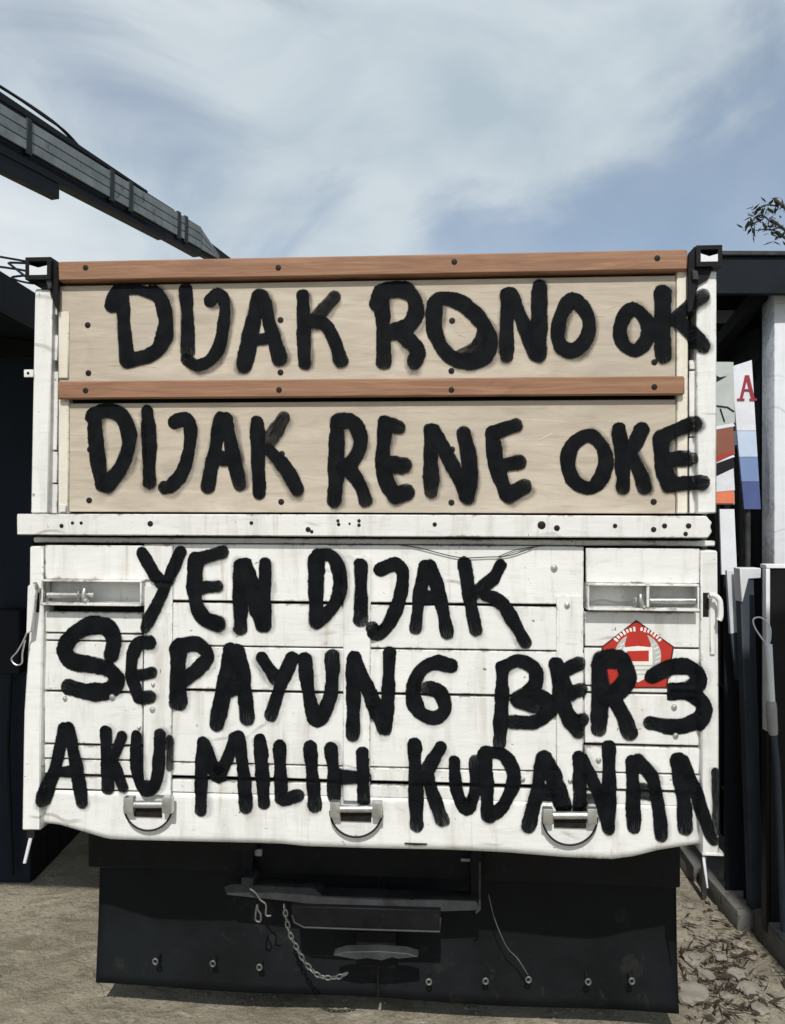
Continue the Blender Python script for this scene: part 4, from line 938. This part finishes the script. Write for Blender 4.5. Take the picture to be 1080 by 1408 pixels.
# ---- slogan: every letter a skin of paint lying on the boards
LET = [
 # DIJAK RONO OK
 ('D', [(20, [(168, 402), (170, 430), (175, 496)]), (21, [(155, 420), (158, 406), (172, 396), (196, 396), (220, 410), (229, 442), (222, 474), (205, 489), (178, 496)])]),
 ('I', [(19, [(256, 399), (258, 440), (259, 482)])]),
 ('J', [(17, [(290, 413), (300, 405), (309, 414), (308, 445), (302, 475), (288, 496), (270, 502), (258, 494)])]),
 ('A', [(22, [(357, 408), (346, 455), (337, 503)]), (19, [(361, 408), (374, 455), (385, 494)]), (15, [(350, 468), (377, 464)])]),
 ('K', [(18, [(417, 407), (419, 500)]), (17, [(460, 409), (444, 426), (428, 442)], .55), (18, [(428, 441), (448, 447), (461, 470), (469, 496)])]),
 ('R', [(20, [(524, 405), (527, 450), (528, 497)]), (22, [(518, 418), (527, 402), (549, 398), (568, 408), (572, 430), (560, 449), (536, 458)]), (20, [(552, 458), (574, 480), (570, 499)])]),
 ('O', [(20, [(603, 411), (630, 415), (655, 434), (674, 464), (667, 490), (640, 497), (615, 487), (599, 458), (597, 430)], 1, 1), (15, [(650, 430), (664, 450), (655, 476), (632, 488)], .6)]),
 ('N', [(18, [(697, 405), (697, 490)]), (19, [(702, 405), (720, 445), (737, 488)]), (21, [(742, 394), (741, 488)])]),
 ('O', [(19, [(788, 413), (806, 430), (810, 453), (801, 473), (785, 482), (770, 473), (767, 453), (773, 430)], 1, 1)]),
 ('O', [(18, [(871, 425), (887, 438), (892, 456), (884, 474), (873, 482), (858, 474), (852, 456), (858, 436)], 1, 1)]),
 ('K', [(21, [(911, 403), (912, 488)]), (18, [(930, 437), (948, 420), (964, 409)], .7), (18, [(930, 440), (950, 460), (964, 478)])]),
 # DIJAK RENE OKE
 ('D', [(21, [(130, 570), (134, 620), (141, 666)]), (21, [(128, 572), (146, 564), (170, 574), (178, 606), (168, 640), (147, 667)])]),
 ('I', [(19, [(203, 566), (206, 610), (206, 663)])]),
 ('J', [(18, [(240, 581), (254, 576), (262, 585), (261, 615), (252, 648), (236, 667), (227, 670)])]),
 ('A', [(19, [(304, 576), (296, 620), (286, 670)]), (19, [(311, 576), (320, 620), (330, 666)]), (19, [(297, 630), (322, 631)])]),
 ('K', [(19, [(354, 580), (357, 678)]), (20, [(390, 575), (380, 592), (367, 612)], .5), (18, [(370, 618), (393, 643), (410, 674)])]),
 ('R', [(21, [(464, 580), (463, 640), (460, 688)]), (20, [(466, 578), (486, 581), (496, 604), (488, 630), (474, 642)]), (19, [(482, 645), (496, 668), (503, 688)])]),
 ('E', [(20, [(530, 582), (527, 638), (533, 665), (545, 682)]), (19, [(531, 582), (549, 588)]), (21, [(537, 638), (555, 640)]), (21, [(543, 682), (560, 677)])]),
 ('N', [(19, [(592, 592), (593, 676)], .8), (19, [(596, 592), (620, 635), (642, 681)]), (21, [(638, 596), (646, 640), (643, 683)], .8)]),
 ('E', [(20, [(677, 597), (683, 640), (697, 680)]), (18, [(678, 595), (709, 585)]), (19, [(690, 640), (714, 635)]), (19, [(698, 681), (721, 669)])]),
 ('O', [(19, [(810, 599), (828, 614), (833, 636), (825, 660), (810, 671), (789, 660), (781, 636), (788, 612)], 1, 1)]),
 ('K', [(19, [(851, 590), (856, 630), (857, 670)]), (20, [(882, 592), (869, 618)]), (19, [(866, 625), (880, 650), (886, 670)])]),
 ('E', [(22, [(909, 602), (911, 635), (919, 664)]), (19, [(908, 602), (930, 591), (952, 583)]), (20, [(922, 632), (946, 631)]), (18, [(918, 668), (945, 664), (964, 664)])]),
 # YEN DIJAK
 ('Y', [(17, [(197, 759), (211, 784), (224, 802)]), (16, [(249, 759), (236, 788), (225, 815), (201, 863)])]),
 ('E', [(21, [(270, 769), (268, 800), (270, 828), (281, 850), (300, 858)]), (18, [(270, 769), (306, 759)]), (18, [(274, 808), (299, 806)]), (18, [(280, 850), (300, 857)])]),
 ('N', [(20, [(331, 777), (331, 863)]), (22, [(338, 777), (350, 820), (361, 859)]), (17, [(365, 775), (365, 859)])]),
 ('D', [(21, [(435, 769), (435, 855)]), (19, [(438, 764), (458, 766), (469, 799), (460, 831), (438, 854)])]),
 ('I', [(19, [(497, 777), (497, 851)])]),
 ('J', [(18, [(524, 783), (543, 776), (554, 790), (547, 832), (531, 863), (518, 873), (512, 862)])]),
 ('A', [(17, [(585, 778), (577, 820), (572, 863)]), (18, [(592, 778), (605, 820), (615, 870)]), (20, [(578, 821), (605, 821)])]),
 ('K', [(18, [(639, 774), (646, 820), (654, 865)]), (17, [(688, 777), (678, 795), (656, 813)]), (17, [(668, 818), (690, 829), (708, 857), (723, 883)])]),
 # SEPAYUNG BER 3
 ('S', [(23, [(153, 900), (157, 878), (147, 862), (126, 859), (102, 872), (89, 893), (100, 909), (128, 914), (152, 922), (160, 938), (146, 950), (118, 951), (95, 944)])]),
 ('E', [(18, [(207, 882), (190, 885), (181, 908), (183, 936), (192, 958)]), (17, [(192, 928), (210, 924)]), (18, [(192, 959), (208, 957)])]),
 ('P', [(22, [(246, 890), (246, 966)]), (20, [(248, 887), (272, 885), (286, 902), (270, 922), (250, 936)])]),
 ('A', [(21, [(318, 895), (309, 940), (298, 996)]), (21, [(327, 896), (336, 940), (340, 986)]), (22, [(314, 945), (335, 945)]), (12, [(318, 920), (326, 930)])]),
 ('Y', [(18, [(361, 905), (380, 932)]), (18, [(402, 905), (390, 932), (373, 982)])]),
 ('U', [(19, [(420, 907), (425, 955), (436, 990), (452, 965), (457, 940), (457, 902)]), (14, [(434, 975), (444, 980)])]),
 ('N', [(19, [(486, 907), (487, 960), (486, 1009)]), (19, [(488, 904), (510, 955), (527, 1000)]), (17, [(536, 897), (534, 955), (531, 1002)])]),
 ('G', [(19, [(619, 915), (600, 911), (579, 922), (568, 950), (576, 977), (597, 987), (612, 975), (605, 952), (588, 946)])]),
 ('B', [(18, [(691, 918), (690, 970), (687, 1022)]), (18, [(693, 917), (713, 908), (735, 920), (735, 942), (713, 957)]), (19, [(711, 962), (744, 958), (755, 976), (736, 992), (706, 992)]), (18, [(712, 965), (736, 970)])]),
 ('E', [(19, [(765, 913), (771, 955), (782, 986), (794, 1005)]), (18, [(773, 922), (796, 911)]), (18, [(783, 951), (799, 947)]), (14, [(776, 930), (785, 955)]), (19, [(786, 986), (796, 992), (801, 988)])]),
 ('R', [(22, [(824, 914), (825, 960), (824, 1002)]), (24, [(828, 907), (853, 907), (863, 930), (850, 950), (834, 956)]), (21, [(845, 962), (858, 985), (866, 1007)])]),
 ('3', [(20, [(896, 930), (918, 919), (948, 918), (960, 934), (944, 947), (920, 951), (946, 953), (967, 970), (959, 990), (930, 999), (896, 994)])]),
 # AKU MILIH KUDANAN
 ('A', [(17, [(88, 1002), (78, 1050), (62, 1099)]), (18, [(94, 1002), (105, 1050), (112, 1104)]), (16, [(74, 1061), (105, 1061)])]),
 ('K', [(17, [(146, 1006), (148, 1084)]), (15, [(168, 1012), (155, 1046)]), (15, [(157, 1050), (169, 1082)])]),
 ('U', [(17, [(188, 1012), (189, 1055), (196, 1083), (210, 1084), (219, 1060), (222, 1008)]), (10, [(235, 1014), (235, 1054)], .6), (16, [(196, 1078), (212, 1080)])]),
 ('M', [(17, [(279, 1020), (277, 1070), (276, 1115)]), (17, [(281, 1022), (292, 1050), (301, 1070), (312, 1045), (324, 1015)]), (18, [(328, 1013), (335, 1060), (338, 1111)])]),
 ('I', [(18, [(358, 1017), (363, 1105)])]),
 ('L', [(18, [(385, 1026), (387, 1098)]), (17, [(390, 1100), (410, 1094)])]),
 ('I', [(18, [(427, 1027), (433, 1108)])]),
 ('H', [(18, [(455, 1029), (459, 1060), (460, 1095)]), (17, [(499, 1034), (501, 1100)]), (20, [(463, 1066), (500, 1067)])]),
 ('K', [(19, [(570, 1024), (572, 1080), (573, 1135)]), (18, [(606, 1027), (586, 1060)]), (18, [(588, 1068), (600, 1105), (608, 1127)], .8)]),
 ('U', [(16, [(625, 1047), (629, 1088), (643, 1114), (653, 1088), (654, 1047)])]),
 ('D', [(18, [(667, 1037), (671, 1122)]), (18, [(669, 1034), (694, 1039), (707, 1070), (693, 1107), (675, 1123)])]),
 ('A', [(18, [(746, 1042), (738, 1090), (727, 1137)]), (22, [(750, 1042), (764, 1076), (776, 1112)]), (22, [(744, 1088), (762, 1090)], .9)]),
 ('N', [(18, [(796, 1040), (798, 1118)]), (16, [(800, 1042), (820, 1085), (837, 1136)]), (18, [(837, 1027), (838, 1080), (837, 1139)]), (15, [(806, 1098), (840, 1098)], .4)]),
 ('A', [(18, [(870, 1047), (872, 1138)]), (17, [(878, 1045), (897, 1070), (906, 1110), (910, 1150)]), (24, [(876, 1086), (898, 1090)], .6)]),
 ('N', [(20, [(933, 1044), (940, 1095), (943, 1137)]), (15, [(940, 1045), (957, 1090), (972, 1140), (979, 1152)]), (10, [(981, 1058), (982, 1140)], .6)]),
]
dg = bpy.context.evaluated_depsgraph_get()
tv, tf = [], []
for o in SURF:
    b = len(tv); me = o.data
    tv += [v.co.copy() for v in me.vertices]; tf += [tuple(b + i for i in p.vertices) for p in me.polygons]
bvh = BVHTree.FromPolygons(tv, tf)
def surf_1(x, z):
    h = bvh.ray_cast(Vector((x, -.4, z)), Vector((0, 1, 0)), 1.0)
    return min(h[0].y, .020) if h[0] is not None else None
SC = {}
def surf_y(x, z):                                      # paint bridges edges: take the proudest point close by
    m = 1.0
    for dx, dz in ((0, 0), (.006, 0), (-.006, 0), (0, .006), (0, -.006), (.0043, .0043), (-.0043, .0043), (.0043, -.0043), (-.0043, -.0043)):
        k = (round((x + dx) * 1000), round((z + dz) * 1000))
        if k not in SC: SC[k] = surf_1(k[0] / 1000, k[1] / 1000)
        if SC[k] is not None: m = min(m, SC[k])
    return m if m < .9 else None
def letter(ch, strokes):
    V, F, UE, US, OK = [], [], [], [], []
    on_wood = strokes[0][1][0][1] < 700
    ghosts = []
    for st in strokes:                                 # thin drag marks left by the brush beside each stroke
        dx, dy = rnd.uniform(-3, 7), rnd.uniform(-1, 6)
        ghosts.append((st[0] * rnd.uniform(1.0, 1.35), [(x + dx, y + dy) for x, y in st[1]], 2.0 + (rnd.uniform(.3, .75) if on_wood else rnd.uniform(.1, .42))) + ((1,) if len(st) > 3 else ()))
    for si, st in enumerate(ghosts + list(strokes)):
        wpx, pts = st[0], st[1]; op = st[2] if len(st) > 2 else 1.0; closed = len(st) > 3
        P = [Vector((*L(x, y, .01),)) for x, y in pts]
        r = wpx / 2 * (L(541, 704, .01)[0] - L(540, 704, .01)[0]) * 1.09
        P = crom([p.to_3d() for p in P], 14, closed); P = [p.to_2d() for p in P]
        if closed: P.append(P[0])
        # resample evenly
        acc = [0.0]
        for a, b in zip(P, P[1:]): acc.append(acc[-1] + (b - a).length)
        n = max(4, int(acc[-1] / .0055)); Q = []; k = 0
        for i in range(n + 1):
            s = acc[-1] * i / n
            while k < len(acc) - 2 and acc[k + 1] < s: k += 1
            f = (s - acc[k]) / max(1e-9, acc[k + 1] - acc[k]); Q.append(P[k].lerp(P[k + 1], min(1, max(0, f))))
        core = Q[:]
        if not closed:
            m = int(r * 1.5 / .0055) + 1
            d0 = (Q[0] - Q[2]).normalized(); d1 = (Q[-1] - Q[-3]).normalized()
            Q = [Q[0] + d0 * .0055 * j for j in range(m, 0, -1)] + Q + [Q[-1] + d1 * .0055 * j for j in range(1, m + 1)]
        cols = [-1.55, -1.3, -1.1, -.9, -.65, -.3, 0, .3, .65, .9, 1.1, 1.3, 1.55]
        b0 = len(V); seed = rnd.uniform(0, 90); wob = rnd.uniform(0, 6)
        for i, q in enumerate(Q):
            t = (Q[min(i + 1, len(Q) - 1)] - Q[max(i - 1, 0)]).normalized(); nrm = Vector((-t.y, t.x))
            if closed and i in (0, len(Q) - 1): t = (Q[1] - Q[-2]).normalized(); nrm = Vector((-t.y, t.x))
            rr = r * (1 + .07 * math.sin(i * .19 + wob) + .04 * math.sin(i * .47 + wob * 2))
            for c in cols:
                p = q + nrm * rr * c
                lo = max(0, i - 14 - (0 if closed else m)); hi = min(len(core), i + 15)
                dmin = min(((p - core[j]).length for j in range(lo, hi)), default=rr * 2) / rr
                sy = surf_y(p.x, p.y); OK.append(sy is not None and sy > -.0105); V.append((p.x, (sy if OK[-1] else .01) - .0022 - .00028 * si, p.y))
                UE.append((dmin, op if op > 1.5 else op * (1 - .55 * max(0, 1 - abs(len(Q) - 1 - i) / 16) * (not closed)))); US.append((i * .0055 * 3 + seed, c * 2 + seed * .37))
        nc = len(cols)
        for i in range(len(Q) - 1):
            for k in range(nc - 1):
                a = b0 + i * nc + k; f = (a, a + 1, a + nc + 1, a + nc)
                if min(UE[j][0] for j in f) < 1.55 and all(OK[j] for j in f): F.append(f)
    me = bpy.data.meshes.new('painted_letter'); me.from_pydata(V, [], F); me.update()
    for nm, dat in (('edge', UE), ('stroke', US)):
        uv = me.uv_layers.new(name=nm)
        for lp in me.loops: uv.data[lp.index].uv = dat[lp.vertex_index]
    me.shade_smooth(); me.materials.append(MATS['brush_paint'])
    o = bpy.data.objects.new('painted_letter', me); COL.objects.link(o); o.parent = truck
    o['label'] = 'black brush painted character %s' % ch
for ch, st in LET: letter(ch, st)

# ------------------------------------------------------------------ cables from the mast to the truck's corner
e = TRM @ L3(40, 378, .1)
for i, (pts, lb) in enumerate(((((46, 388), (30, 376), (12, 362), (-6, 352)), 'upper black cable sagging from the mast to the corner of the truck'),
                               (((50, 390), (34, 388), (16, 382), (-6, 366)), 'lower black cable sagging from the mast to the corner of the truck'))):
    P = [TRM @ L3(x, y, .10 + .05 * k) for k, (x, y) in enumerate(pts)]
    e = Vector((mast.x, mast.y - .15, 3.0 - .2 * i)); m = P[-1].lerp(e, .4) + Vector((0, 0, -.15))
    tag(MB().tube(crom(P + [m, e], 8), .0036, 6).build('power_cable', 'cable'), lb, 'cable')
